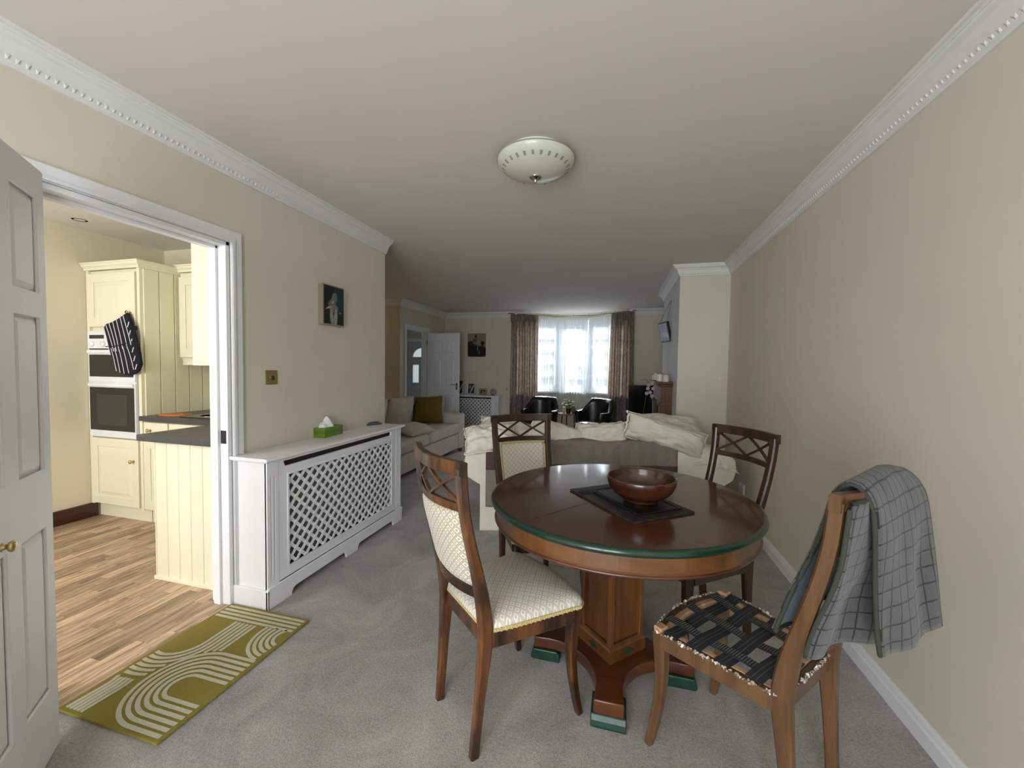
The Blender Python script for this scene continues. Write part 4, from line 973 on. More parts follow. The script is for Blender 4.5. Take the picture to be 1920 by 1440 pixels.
# ------------------------------------------------------------------ kitchen
tw = thing('oven_tower', 'tall cream oven housing cabinet in the kitchen corner', 'cabinet', (-4.285, 2.30, .003))
TWd, TH = .61, 2.06
B('carcass', 0, TWd, .02, .595, .12, TH, m_cream, tw)
B('plinth', .0, TWd, .055, .07, 0, .12, m_cream, tw)
B('stile', 0, .03, 0, .02, .12, TH, m_cream, tw); B('stile', TWd-.03, TWd, 0, .02, .12, TH, m_cream, tw)
g = G(); pr = [(0, 0), (.014, .0), (.016, .016), (.030, .030), (.034, .044), (.040, .048), (.040, .058), (0, .058)]
g.rings([[(0, -a+.0, TH+b) for a, b in pr], [(TWd+a, -a, TH+b) for a, b in pr], [(TWd+a, .595, TH+b) for a, b in pr]]); g.obj('crown_moulding', m_cream, tw)
def cab_door(x0, x1, z0, z1, parent, knob=None, y=0.0, axis=None):
    d = B('door', x0, x1, y-.006, y+.014, z0, z1, m_cream, parent)
    fr_ = plate('door_face', rect(x0, x1, z0, z1), [rect(x0+.07, x1-.07, z0+.07, z1-.07)], .008, m_cream, d, bevel=.003, xf=lambda a, b, c: (a, y-.010+c, b))
    i = .03; gg = G(); a0, a1, b0, b1 = x0+.074, x1-.074, z0+.074, z1-.074
    if a1-a0 > .07: gg.rings([[(p, y-.006, q_) for p, q_ in ((a0, b0), (a1, b0), (a1, b1), (a0, b1))], [(p, y-.012, q_) for p, q_ in ((a0+i, b0+i), (a1-i, b0+i), (a1-i, b1-i), (a0+i, b1-i))]]); gg.obj('raised_panel', m_cream, d)
    if knob: G().lathe([(.008, 0), (.006, .010), (.013, .018), (.015, .026), (.010, .033), (.001, .035)], seg=18).map(lambda a, b, c: (knob[0]+a, y-.014-c, knob[1]+b)).obj('knob', m_brass, d, smooth=True)
    return d
cab_door(.035, TWd-.035, 1.60, TH-.03, tw, knob=(.527, 1.705))
cab_door(.035, TWd-.035, .135, .685, tw, knob=(.527, .515))
for i in range(5):
    y0 = .02+i*.114; G().box(TWd, TWd+.010, y0+.0025, min(y0+.1115, .595), .12, TH).obj('side_plank', m_cream, tw, bevel=.0025, seg=1)
ov = thing('double_oven', 'white built-in double oven with black glass doors', 'oven', (-4.285, 2.30, 0))
B('oven_body', .040, TWd-.040, -.010, .018, .70, 1.57, m_oven, ov)
cpn = B('control_panel', .038, TWd-.038, -.022, -.008, 1.425, 1.565, m_oven, ov, bevel=.003)
B('display', .065, .235, -.0235, -.021, 1.505, 1.535, m_glassblack, cpn)
B('clock_button', .30, .33, -.0235, -.021, 1.505, 1.535, m_glassblack, cpn)
for x in (.10, .23, .36, .48): G().lathe([(.022, 0), (.022, .008), (.017, .016), (.001, .017)], seg=24).map(lambda a, b, c: (x+a, -.022-c, 1.462+b)).obj('control_knob', m_oven, cpn, smooth=True)
d1 = B('oven_door', .040, TWd-.040, -.020, -.008, 1.155, 1.415, m_oven, ov, bevel=.003); B('oven_glass', .055, TWd-.055, -.022, -.0195, 1.195, 1.375, m_glassblack, d1)
B('oven_handle', .048, TWd-.048, -.036, -.018, 1.385, 1.412, m_oven, d1, bevel=.005)
d2 = B('oven_door', .040, TWd-.040, -.020, -.008, .70, 1.145, m_oven, ov, bevel=.003); B('oven_glass', .050, TWd-.050, -.022, -.0195, .755, 1.108, m_glassblack, d2)
B('inner_window', .13, TWd-.13, -.0228, -.0215, .80, 1.05, plain('oven_window_haze', (.035, .037, .032), .25), d2)
B('oven_handle', .048, TWd-.048, -.036, -.018, 1.115, 1.140, m_oven, d2, bevel=.005)
B('gap_shadow', .040, TWd-.040, -.012, -.009, 1.413, 1.427, m_slot, ov)
# oven glove hanging from knob
mt = thing('oven_glove', 'navy blue oven glove with white pinstripes hanging from the upper cabinet knob', 'oven glove', (-3.757, 2.262, 1.70))
mo = [(.0, .0), (-.075, -.035), (-.15, -.062), (-.225, -.078), (-.245, -.11), (-.225, -.18), (-.19, -.27), (-.165, -.345), (-.12, -.43), (-.07, -.475), (.0, -.49), (.085, -.475), (.13, -.445), (.155, -.40), (.14, -.31), (.105, -.20), (.07, -.09), (.025, -.0)]
g = G(); n = len(mo); cx, cz = -.04, -.25
rr_ = [(1, .0), (.97, -.014), (.85, -.022), (.5, -.027)]
g.rings([[(cx+(x-cx)*s, y_, cz+(z-cz)*s) for x, z in mo] for s, y_ in [(1, .006)]+rr_]); g.obj('glove_body', m_mitt, mt, smooth=True)
g = G().tube([(-.205, -.024, -.262), (-.10, -.031, -.262), (.0, -.031, -.245), (.085, -.024, -.225)], .004, 6); g.obj('pocket_seam', m_mitt, mt)
for (a, b) in (((-.195, -.085), (-.105, -.30)), ((-.155, -.072), (-.075, -.30)), ((-.115, -.060), (-.045, -.30)), ((-.075, -.045), (-.005, -.28)), ((-.035, -.025), (.045, -.275)),
               ((-.135, -.275), (-.085, -.455)), ((-.095, -.275), (-.045, -.468)), ((-.050, -.272), (.0, -.475)), ((-.005, -.262), (.05, -.47)), ((.04, -.255), (.105, -.44)), ((.0, -.02), (.085, -.25)), ((-.245+.02, -.10), (-.15, -.33))):
    pts = [];
    for i in range(9):
        t_ = i/8; x = a[0]+(b[0]-a[0])*t_+.006*math.sin(t_*PI); z = a[1]+(b[1]-a[1])*t_
        d_ = max(abs((x-cx)/.17), abs((z-cz)/.235)); yv = -.0295+.010*max(0, d_-.6); pts.append((x, yv-.0005, z))
    G().sweep(pts, .0055, .002, ref=(0, 1, 0)).obj('pinstripe', m_mittw, mt)
for i in range(6):
    t_ = i/5; x = .05+.075*t_; z = -.09-.33*t_; G().sweep([(x-.007, -.024, z-.020), (x+.007, -.022, z+.020)], .007, .003, ref=(0, 1, 0)).obj('edge_fleck', m_mittw, mt)
G().tube([(.012, -.002, -.01), (.004, -.014, .012), (.0, -.004, .022), (-.004, .004, .008), (.006, -.002, -.012)], .003, 6).obj('hanging_loop', m_mitt, mt)
# back run base cabinet + worktop
bc = thing('base_cabinet', 'cream base cabinet under the back worktop right of the ovens', 'cabinet', (-3.665, 2.30, .003))
B('carcass', 0, .90, .02, .595, .12, .845, m_cream, bc); B('plinth', 0, .90, .055, .07, 0, .12, m_cream, bc)
dw = B('drawer', .015, .27, -.008, .018, .715, .838, m_cream, bc, bevel=.003); G().lathe([(.008, 0), (.006, .010), (.013, .018), (.015, .026), (.001, .033)], seg=18).map(lambda a, b, c: (.09+a, -.008-c, .775+b)).obj('knob', m_brass, dw, smooth=True)
cab_door(.015, .27, .135, .70, bc, y=0)
B('drawer', .285, .88, -.008, .018, .715, .838, m_cream, bc, bevel=.003); cab_door(.285, .58, .135, .70, bc); cab_door(.59, .88, .135, .70, bc)
wk = tag(G().prism([(-3.672, 2.272), (-2.742, 2.272), (-2.742, 1.682), (-2.125, 1.682), (-2.125, 2.898), (-3.672, 2.898)], .851, .889).obj('kitchen_worktop', m_worktop, bevel=.003), 'charcoal L shaped kitchen worktop on cream cabinets', 'worktop')
pn = thing('peninsula_cabinet', 'cream tongue and groove cabinet end facing the dining room doorway', 'cabinet', (-2.683, 1.74, .003))
B('carcass', 0, .558, .016, 1.10, .0, .845, m_cream, pn)
for i in range(6): G().box(i*.093+.0012, (i+1)*.093-.0012, 0, .016, .02, .845).obj('plank', m_cream, pn, bevel=.0025, seg=1)
B('base_strip', -.012, .56, -.010, .016, 0, .022, m_cream, pn, bevel=.002); B('side_skin', -.008, 0, 0, .56, .02, .845, m_cream, pn)
bs = thing('backsplash_boarding', 'cream vertical boarding behind the back worktop', 'wall panelling', (-3.66, 2.885, .889))
for i in range(14): G().box(i*.11+.002, (i+1)*.11-.002, 0, .012, 0, .43).obj('plank', m_cream, bs, bevel=.0025, seg=1)
wc = thing('wall_cabinet', 'cream wall cabinet beside the oven tower', 'cabinet', (-3.66, 2.58, 1.345))
B('carcass', 0, .97, .018, .315, 0, .74, m_cream, wc); cab_door(.02, .47, .02, .70, wc); cab_door(.49, .95, .02, .70, wc)
B('light_pelmet', 0.02, .97, .01, .03, -.045, 0, m_cream, wc); G().rings([[(x, -a, .74+b) for a, b in pr] for x in (0, .97)]).obj('crown_moulding', m_cream, wc)
wc2 = thing('wall_cabinet', 'tall plain sided cream wall cabinet hanging above the peninsula', 'cabinet', (-2.68, 1.98, 1.30))
B('carcass', 0, .55, 0, .58, 0, .98, m_cream, wc2); B('end_panel', .0, .55, -.012, 0, 0, .98, m_cream, wc2, bevel=.002); B('door', -.018, -.002, .01, .57, .01, .97, m_cream, wc2, bevel=.003)
hb = tag(G().box(0, .58, 0, .50, 0, .006).obj('ceramic_hob', m_glassblack, loc=(-3.33, 2.335, .889), bevel=.002), 'black glass hob set on the back worktop', 'hob')
for cx, cy, r in ((.15, .14, .08), (.42, .14, .10), (.15, .36, .10), (.42, .36, .08)): G().lathe([(r, .006), (r, .0065), (r-.003, .0067), (r-.003, .006)], (cx, cy, 0), 40).obj('cooking_zone', m_nickel, hb)
ob = tag(G().lathe([(.001, 0), (.13, 0), (.135, .005), (.13, .009), (.001, .009)], seg=40, sx=1.0, sy=.7).obj('orange_trivet', m_orange, loc=(-3.49, 2.42, .889), smooth=True), 'orange oval board on the back kitchen worktop', 'trivet')
dl = thing('recessed_downlight', 'small chrome ringed recessed spotlight in the kitchen ceiling', 'downlight', (-4.02, 2.13, CZ))
G().lathe([(.045, 0), (.045, -.006), (.032, -.006), (.030, -.001)], seg=28).obj('ring', m_nickel, dl); G().lathe([(.030, -.003), (.001, -.003)], seg=24).obj('lamp', m_white, dl)

# ------------------------------------------------------------------ far seating: cream sofa (back to us)
sf = thing('cream_sofa', 'cream linen slipcovered sofa seen from behind, nearest the dining table', 'sofa', (-1.058, 3.0, 0), rad(14.5))
SL, SD, SH = 1.92, .92, .735
def back_f(u_, v_):
    # outside back surface wraps top
    P2 = [(0, 0), (-.004, .2), (-.002, .45), (0, .62), (.02, .70), (.08, SH), (.17, SH-.01), (.22, .66), (.25, .42)]
    k_ = v_*(len(P2)-1); i = min(int(k_), len(P2)-2); t_ = k_-i; y = P2[i][0]+(P2[i+1][0]-P2[i][0])*t_; z = P2[i][1]+(P2[i+1][1]-P2[i][1])*t_
    x = SL*u_; e = min(u_, 1-u_)
    if z > .5: z -= .055*math.exp(-(e/.05)**2)*(z-.5)/.23
    return (x, y+.004*math.sin(u_*30)*(1-z), z)
G_ = grid(60, 33, back_f); G_.add([(0, .12, 0), (SL, .12, 0), (SL, .24, .4), (0, .24, .4)], [(0, 1, 2, 3)]); o = G_.obj('back', m_linen, sf, smooth=True)
B('back_core', .02, SL-.02, .02, .20, .0, .64, m_linen, sf)
def arm(sgn, x0):
    g = G(); R = []
    prof = [(.0, 0), (.0, .30), (.018, .36), (-.05, .40), (-.115, .44), (-.137, .52), (-.125, .60), (-.06, .655), (.04, .665), (.11, .62), (.14, .54), (.15, .30), (.15, 0)]
    if True:
        for y in (0.0, .02, .3, .6, SD-.04, SD):
            s_ = .93 if y in (0.0, SD) else 1; R.append([((.03+(a-.03)*s_), y, b*(1 if s_ == 1 else .985)) for a, b in prof])
    g.rings(R)
    g.map(lambda x, y, z: (x0+sgn*x, y, z)); return g.obj('arm', m_linen, sf, smooth=False, bevel=.012)
arm(1, 0); arm(-1, SL)
B('seat_base', .14, SL-.14, .2, SD-.03, .0, .30, m_linen, sf)
for i in range(2): w_ = (SL-.3)/2; G().box(.15+i*w_+.004, .15+(i+1)*w_-.004, .22, SD, .30, .45).obj('seat_cushion', m_linen, sf, bevel=.04, seg=4)
sf.children
# throw over the sofa back
th_ = thing('wool_throw', 'long grey brown wool throw with plum bands over the cream sofa back', 'throw', (-1.058, 3.0, 0), rad(14.5))
def throw_f(u_, v_):
    x = .055+1.515*u_; s = v_
    if s < .72: z = .50+(.725-.50)*s/.72; y = -.012-.006*math.sin(u_*40+.5)*(1-s)-.003*math.sin(u_*97)
    else: t_ = (s-.72)/.28; y = -.012+.10*t_; z = .735+.012*math.sin(t_*PI/2)
    return (x, y, z-.0*u_+(.006*math.sin(u_*17) if s > .5 else 0))
o = grid(90, 18, throw_f).obj('throw_cloth', m_throw, th_, smooth=True); o.modifiers.new('s', 'SOLIDIFY').thickness = .006
o = grid(90, 4, lambda u_, v_: ((lambda p: (p[0], p[1]-.004, p[2]))(throw_f(u_, v_*.16+.0)))).obj('plum_band', m_throwband, o, smooth=True); o.modifiers.new('s', 'SOLIDIFY').thickness = .003
o = grid(10, 26, lambda u_, v_: (.045+.14*u_, -.016-.010*math.sin(u_*5+v_*3)*(1-v_), .20+.52*v_)).obj('hanging_end', m_throw, th_, smooth=True); o.modifiers.new('s', 'SOLIDIFY').thickness = .005
o = grid(10, 8, lambda u_, v_: (.045+.14*u_, -.0215-.010*math.sin(u_*5+(.6+v_*.25)*3)*(1-(.6+v_*.25)), .50+.14*v_)).obj('plum_band', m_throwband, th_, smooth=True); o.modifiers.new('s', 'SOLIDIFY').thickness = .003
# pillows on the cream sofa : in sofa frame -> world
SFM = Matrix.Translation((-1.058, 3.0, 0)) @ Matrix.Rotation(rad(14.5), 4, 'Z')
def sp_(name, label, x, y, z, w, h, t_, rx, ry, rz, seed):
    p = SFM @ Vector((x, y, z)); return pillow(name, label, w, h, t_, m_linen, p, (rad(rx), rad(ry), rad(14.5+rz)), seed, .026, 'crumpled cream cushions along the cream sofa', flange=True)
sp_('cushion', 'cream cushion slumped over the left arm corner of the cream sofa', .07, .10, .735, .42, .30, .15, -56, -6, 6, 1)
sp_('cushion', 'cream cushion with pointed corner behind the leftmost one, above the left arm', .24, .32, .735, .54, .34, .15, -60, 12, 8, 2)
sp_('cushion', 'cream cushion directly right of the padded chair back, sloping down to the right', .64, .13, .750, .50, .22, .18, -22, 17, 3, 3)
sp_('cushion', 'cream cushion in the middle of the sofa back, low and rumpled', 1.00, .13, .760, .42, .22, .18, -20, -4, -5, 4)
sp_('cushion', 'large cream cushion tilted highest near the right end of the sofa back', 1.49, .05, .785, .66, .21, .21, -16, 16, -3, 5)
sp_('cushion', 'cream cushion lying flat at the right end, behind the large tilted one', 1.74, .56, .79, .52, .32, .14, -60, 3, -2, 6)
sp_('cushion', 'puffy cream cushion drooping over the right arm below the large one', 1.90, .14, .60, .34, .32, .14, -70, 12, 0, 8)

# left sofa, against the alcove
ls = thing('taupe_sofa', 'pale taupe linen sofa on the left facing the fireplace', 'sofa', (-2.33, 5.86, 0), rad(-90))
# local x: 0..L toward -y world ; local y: 0 front .. depth toward -x?  rotation -90: local x->-y, local y->+x ; so use negative y for depth
LL, LD = 2.35, .93
B('base', .05, LL-.05, -LD, -.035, .07, .30, m_sofagrey, ls, bevel=.02, seg=3)
B('back', .05, LL-.05, -LD, -LD+.20, .07, .78, m_sofagrey, ls, bevel=.05, seg=4)
for x0 in (0, LL-.16): G().box(x0, x0+.16, -LD+.02, 0, .06, .60).obj('arm', m_sofagrey, ls, bevel=.035, seg=4)
for x0 in (.16, .16+(LL-.32)/2): G().box(x0+.004, x0+(LL-.32)/2-.004, -LD+.18, -.005, .30, .455).obj('seat_cushion', m_sofagrey, ls, bevel=.05, seg=5)
for x0 in (.62, 1.30): 
    o = cushion(.62, .50, .20, seed=11+x0).obj('back_cushion', m_sofagrey, ls, (x0+.28, -LD+.30, .66), (rad(-14), 0, 0), smooth=True, sub=1)
for x in (.06, LL-.06):
    for y in (-.06, -LD+.08): B('leg', x-.025, x+.025, y-.025, y+.025, 0, .08, m_chairlight, ls)
tag(pillow('cushion', None, .46, .42, .14, m_olive, (-2.80, 5.50, .66), (rad(-14), rad(-3), rad(14)), 21, .006), 'mustard green velvet cushion on the taupe sofa', 'cushion')
tag(pillow('cushion', None, .50, .36, .13, m_sofagrey, (-2.52, 4.58, .515), (rad(-78), 0, rad(80)), 22, .01), 'taupe scatter cushion lying flat on the taupe sofa seat', 'cushion')
bt = tag(grid(16, 16, lambda u_, v_: (-3.28+.34*u_, 4.75+.85*v_, .785+.05*math.sin(PI*min(1, u_*1.2))+.015*math.sin(v_*9))).obj('brown_blanket', m_brownthrow, smooth=True), 'folded brown blanket along the back of the taupe sofa', 'blanket'); bt.modifiers.new('s', 'SOLIDIFY').thickness = .03

# hidden warm lamp in the alcove that lights the side wall
fl = thing('floor_lamp', 'warm lit floor lamp standing in the alcove behind the dining wall', 'lamp', (-4.45, 5.0, 0))
G().lathe([(.14, 0), (.14, .02), (.02, .03)], seg=24).obj('base', m_brass, fl); G().tube([(0, 0, .02), (0, 0, 1.35)], .012, 8).obj('pole', m_brass, fl)
G().lathe([(.19, 1.22), (.12, 1.50)], seg=32, caps=False).obj('shade', m_wax, fl, smooth=True).modifiers.new('s', 'SOLIDIFY').thickness = .003
pl_ = bpy.data.lights.new('lamp_bulb', 'POINT'); pl_.energy = 9; pl_.color = (1, .68, .34); pl_.shadow_soft_size = .04; po = bpy.data.objects.new('lamp_bulb', pl_); COL.objects.link(po); po.location = (0, 0, 1.36); po.parent = fl

# ------------------------------------------------------------------ things on the far radiator cover
ZR = .7792
def frame(name, label, x, y, w, h, mat, art, z0=ZR, rz=0, tilt_=10, bw_=.02):
    r = thing(name, label, 'picture frame', (x, y, z0), rz, 'photo frames on the far radiator cover')
    f_ = lambda a, b, c: (a, (c-.004)*math.cos(rad(tilt_))+b*math.sin(rad(tilt_)), b*math.cos(rad(tilt_))-(c-.004)*math.sin(rad(tilt_))+.002)
    plate('frame_border', rect(-w/2, w/2, 0, h), [rect(-w/2+bw_, w/2-bw_, bw_, h-bw_)], .014, mat, r, xf=f_)
    G().box(-w/2+bw_-.002, w/2-bw_+.002, bw_-.002, h-bw_+.002, -.002, .002).map(f_).obj('photo', art, r)
    G().box(-.015, .015, .02, h*.7, 0, .004).map(lambda a, b, c: (a, .012+(h*.85-b)*.35, b)).obj('easel_back', m_black, r)
    return r
m_ph1 = pict_material('grey_photo', (.05, .055, .06), [(.02, .12, .015, .12, -25, (.55, .55, .57), .9), (-.03, .15, .03, .03, 0, (.30, .30, .30), .8)])
m_ph2 = pict_material('small_dark_photo', (.03, .025, .02), [(.0, .05, .015, .04, 0, (.45, .42, .40), .9), (.03, .05, .02, .02, 0, (.3, .3, .3), .7)])
frame('photo_frame', 'white photo frame with dark picture in the middle of the far radiator cover', -2.83, 7.42, .175, .235, m_paper, m_ph1)
frame('photo_frame', 'low cream framed photo next to the round ornament', -2.58, 7.41, .150, .125, m_canvas, m_ph2, bw_=.028)
frame('photo_frame', 'tall pale frame half hidden behind the open door', -3.08, 7.41, .17, .29, m_paper, m_ph1)
og = thing('round_ornament', 'small round grey clock ornament at the right end of the far radiator cover', 'ornament', (-2.365, 7.40, ZR))
G().lathe([(.058, -.018), (.062, 0), (.058, .018), (.001, .020)], seg=32).map(lambda x, y, z: (x, z, y+.066)).obj('disc', m_radiator, og, smooth=True); B('foot', -.03, .03, -.02, .02, 0, .012, m_slot, og)

# ------------------------------------------------------------------ curtains, track, sheers
track = [(-2.06, 7.36), (-1.78, 7.55), (-1.28, 7.93), (-.90, 7.98), (-.50, 7.93), (-.02, 7.55), (.26, 7.36)]
def track_pt(s, tr=track):
    P2 = [Vector((*p, 0)) for p in tr]; L_ = [0]
    for a, b in zip(P2, P2[1:]): L_.append(L_[-1]+(b-a).length)
    s = s*L_[-1]
    for i in range(len(P2)-1):
        if s <= L_[i+1]+1e-9: t_ = (s-L_[i])/(L_[i+1]-L_[i]); d = (P2[i+1]-P2[i]).normalized(); return P2[i]+(P2[i+1]-P2[i])*t_, Vector((-d.y, d.x, 0))
    return P2[-1], Vector((0, 1, 0))
rl = tag(G().tube([(*p, 2.36) for p in track], .011, 8).obj('curtain_rail', m_chrome, smooth=True), 'bronze curtain rail following the bay at the ceiling', 'curtain rail')
for i in range(9):
    p, n_ = track_pt((i+.5)/9); G().tube([(p.x, p.y, 2.36), (p.x, p.y, CZ)], .005, 6).obj('bracket', m_chrome, rl)
rl2 = tag(G().tube([(p[0]*.985-.013, p[1]+.055, 2.325) for p in track], .006, 8).obj('sheer_rail', m_white, smooth=True), 'thin white sheer curtain wire behind the bronze rail', 'curtain rail')
def drape(name, label, x0, x1, y0, y1, nf, mat, z0, z1, amp, flare, seed, heading=True, group=None, cat='curtain'):
    NX, NZ = nf*10+1, 40
    def f_(u_, v_):
        z = z0+(z1-z0)*v_; top = v_ > .93
        sp0 = (1-v_)*flare; x = x0+(x1-x0)*u_+(u_-.5)*2*sp0; y = y0+(y1-y0)*u_
        ph_ = u_*nf*2*PI+.5*math.sin(u_*7+seed)+.35*noise.noise(Vector((u_*5, v_*1.5, seed)))*2
        A_ = amp*(.75+.35*math.sin(u_*13+seed))*(1-.35*(v_ > .93))
        if heading and .915 < v_ < .945: A_ *= .55
        return (x+.35*amp*math.sin(ph_*2), y+A_*math.sin(ph_), z)
    root = thing(name, label, cat, ((x0+x1)/2, (y0+y1)/2, z0), 0, group)
    g = grid(NX, NZ, f_); g.map(lambda x, y, z: (x-(x0+x1)/2, y-(y0+y1)/2, z-z0)); o = g.obj('drape', mat, root, smooth=True)
    return root
c_l = drape('curtain', 'left taupe patterned floor length curtain with pleated top', -2.02, -1.56, 7.36, 7.62, 5, m_curtain, .02, 2.35, .060, .02, 1)
c_r = drape('curtain', 'right taupe patterned curtain with ruched pencil heading', -.15, .235, 7.62, 7.36, 4, m_curtain, .02, 2.35, .060, .045, 5)
for c_, x0, x1, y0, y1 in ((c_l, -2.02, -1.56, 7.36, 7.62), (c_r, -.15, .235, 7.62, 7.36)):
    g = grid(91, 5, lambda u_, v_: (x0+(x1-x0)*u_-(x0+x1)/2+.006*math.sin(u_*90), y0+(y1-y0)*u_-(y0+y1)/2+.05*math.sin(u_*16*2*PI/2)*.5, 2.20-.02+.13*v_)); g.obj('pleated_heading', m_curtain, c_, smooth=True)
def sheer(name, label, s0, s1, nf, seed):
    tr2 = [(p[0], p[1]+.055) for p in track]
    def f_(u_, v_):
        p, n_ = track_pt(s0+(s1-s0)*u_, tr2); z = .42+(2.315-.42)*v_
        A_ = .016*(.7+.5*math.sin(u_*11+seed))*(1.3-.5*v_); ph_ = u_*nf*2*PI+1.2*noise.noise(Vector((u_*6, v_*1.2, seed)))
        q_ = p+n_*A_*math.sin(ph_); return (q_.x, q_.y, z)
    root = thing(name, label, 'sheer curtain', (0, 0, 0)); grid(nf*9+1, 14, f_).obj('voile', m_sheer, root, smooth=True); return root
sheer('sheer_curtain', 'left white sheer voile curtain in the bay window', .13, .42, 13, 1)
sheer('sheer_curtain', 'centre white sheer voile curtain in the bay window', .42, .60, 9, 2)
sheer('sheer_curtain', 'right white sheer voile curtain in the bay window', .60, .88, 13, 3)
hk = tag(B('tieback_hook', -2.135, -2.115, YF-.03, YF, .88, .93, m_nickel), 'small metal tieback hook left of the left curtain', 'hook')

# ------------------------------------------------------------------ armchairs, side table, plants
def tub_chair(label, loc, rz):
    r = thing('leather_armchair', label, 'armchair', loc, rz, 'black tub armchairs in the bay')
    # shell: angle a from -125..125 deg around back (+y back)
    def shell(inner):
        def f_(u_, v_):
            a = rad(-118+236*u_); e = abs(-118+236*u_)/118; rx, ry = (.30, .28)
            if inner: rx, ry = .235, .22
            topz = .80-.0*e-.20*max(0, min(1, (e-.38)/.30))**1.0-.03*max(0, (e-.7))
            zb = .28; z = zb+(topz-zb)*v_; fl_ = 1+.10*v_
            x = rx*fl_*math.sin(a); y = ry*fl_*math.cos(a); 
            if e > .75: y -= 0; 
            return (x, y, z)
        return f_
    g = G(); N1, N2 = 49, 9; fo, fi = shell(False), shell(True)
    vs = []
    for i in range(N1):
        u_ = i/(N1-1); ring = [fo(u_, j/(N2-1)) for j in range(N2)]; to = Vector(fo(u_, 1)); ti = Vector(fi(u_, 1)); ring.append(tuple((to*.6+ti*.4)+Vector((0, 0, .022)))); ring += [fi(u_, 1-j/(N2-1)) for j in range(N2)]
        vs.append(ring)
    g.rings(vs); g.obj('shell', m_leather, r, smooth=True, bevel=0)
    G().lathe([(.20, .30), (.245, .31), (.26, .36), (.255, .42), (.22, .445), (.001, .45)], (0, -.04, 0), 36, sy=1.05).obj('seat_cushion', m_leather, r, smooth=True)
    G().lathe([(.001, .25), (.22, .26), (.24, .31), (.001, .31)], (0, -.03, 0), 30).obj('seat_base', m_leather, r, smooth=True)
    for sx in (-1, 1):
        for sy in (-1, 1): G().tube([(sx*.14, sy*.13, .28), (sx*.22, sy*.20, 0)], [.014, .009], 8).obj('leg', m_metal_black, r)
    return r
tub_chair('left black leather tub armchair in the bay, beside the curtain', (-1.31, 6.74, 0), rad(-14))
tub_chair('right black leather tub armchair in the bay, angled with its seat showing', (-.40, 6.75, 0), rad(-38))
st = thing('side_table', 'small round reddish wood side table between the black armchairs', 'side table', (-.86, 7.02, -.031))
G().lathe([(.001, .545), (.165, .545), (.17, .552), (.17, .560), (.165, .565), (.001, .565)], seg=40).obj('table_top', m_walnuttop, st)
for a in (30, 150, 270): G().tube([(.12*math.cos(rad(a)), .12*math.sin(rad(a)), .545), (.15*math.cos(rad(a)), .15*math.sin(rad(a)), .031)], .009, 8).obj('leg', m_metal_black, st)
def flowerpot(name, label, loc, potm, h, r, blooms, n, seed):
    root = thing(name, label, 'plant', loc); rnd = random.Random(seed)
    G().lathe([(.001, 0), (r*.85, 0), (r, h), (r*.92, h), (r*.85, h*.9), (.001, h*.88)], seg=24).obj('pot', potm, root, smooth=False)
    g = G()
    for i in range(n):
        a = rnd.uniform(0, 2*PI); el = rnd.uniform(.2, 1.3); L_ = rnd.uniform(.05, .13); b = Vector((rnd.uniform(-.3, .3)*r, rnd.uniform(-.3, .3)*r, h*.9)); d = Vector((math.cos(a)*math.cos(el), math.sin(a)*math.cos(el), math.sin(el)))
        c = b+d*L_; s = d.cross(Vector((0, 0, 1))).normalized()*.016; e = c+d*.05+Vector((0, 0, -.008))
        g.tube([b, c], .0015, 4); g.add([c, c+d*.025+s, e, c+d*.025-s], [(0, 1, 2, 3)])
    o = g.obj('leaves', m_leaf, root); o['kind'] = 'stuff'
    for (x, y, z, rr2, mm) in blooms:
        f = G()
        for k in range(6):
            a = 2*PI*k/6; d = Vector((math.cos(a), math.sin(a), .5)).normalized(); s = Vector((-math.sin(a), math.cos(a), 0))*rr2*.45; c0 = Vector((x, y, z))
            f.add([c0, c0+d*rr2*.6+s, c0+d*rr2*1.1+Vector((0, 0, -.1*rr2)), c0+d*rr2*.6-s], [(0, 1, 2, 3)])
        f.add([(x, y, z+.004), (x+.006, y, z), (x, y+.006, z), (x-.006, y, z), (x, y-.006, z)], [(0, 1, 2), (0, 2, 3), (0, 3, 4), (0, 4, 1)])
        o = f.obj('blossom', mm, root, smooth=True); G().tube([(0, 0, h*.9), (x*.7, y*.7, h*.9+(z-h*.9)*.6), (x, y, z)], .0016, 5).obj('flower_stem', m_leaf, root)
    return root
flowerpot('potted_flowers', 'white and pink flowers in a dark pot on the side table', (-.84, 6.97, .534), m_pot, .095, .045, [(-.055, -.03, .245, .032, m_pink), (.075, -.02, .205, .036, m_petal), (.035, -.04, .165, .036, m_petal), (-.03, -.03, .15, .034, m_petal), (.01, .0, .215, .026, m_petal), (-.085, 0, .19, .024, m_petal)], 46, 3)
tag(G().lathe([(.001, 0), (.035, 0), (.045, .05), (.03, .11), (.022, .13), (.026, .135)], seg=24).obj('stoneware_vase', m_vase, loc=(-.76, 7.03, .534), smooth=True), 'mottled brown vase behind the dark flower pot', 'vase')
tag(G().lathe([(.001, 0), (.028, 0), (.028, .10), (.024, .105), (.001, .105)], seg=20).obj('pillar_candle', m_wax, loc=(-.925, 7.05, .534), smooth=False), 'white pillar candle left of the dark flower pot', 'candle')

# ------------------------------------------------------------------ fireplace, mantel things, TV
fp = thing('fireplace_surround', 'reddish brown wooden fireplace surround on the chimney breast', 'fireplace', (.596, 5.45, 0), rad(-90))
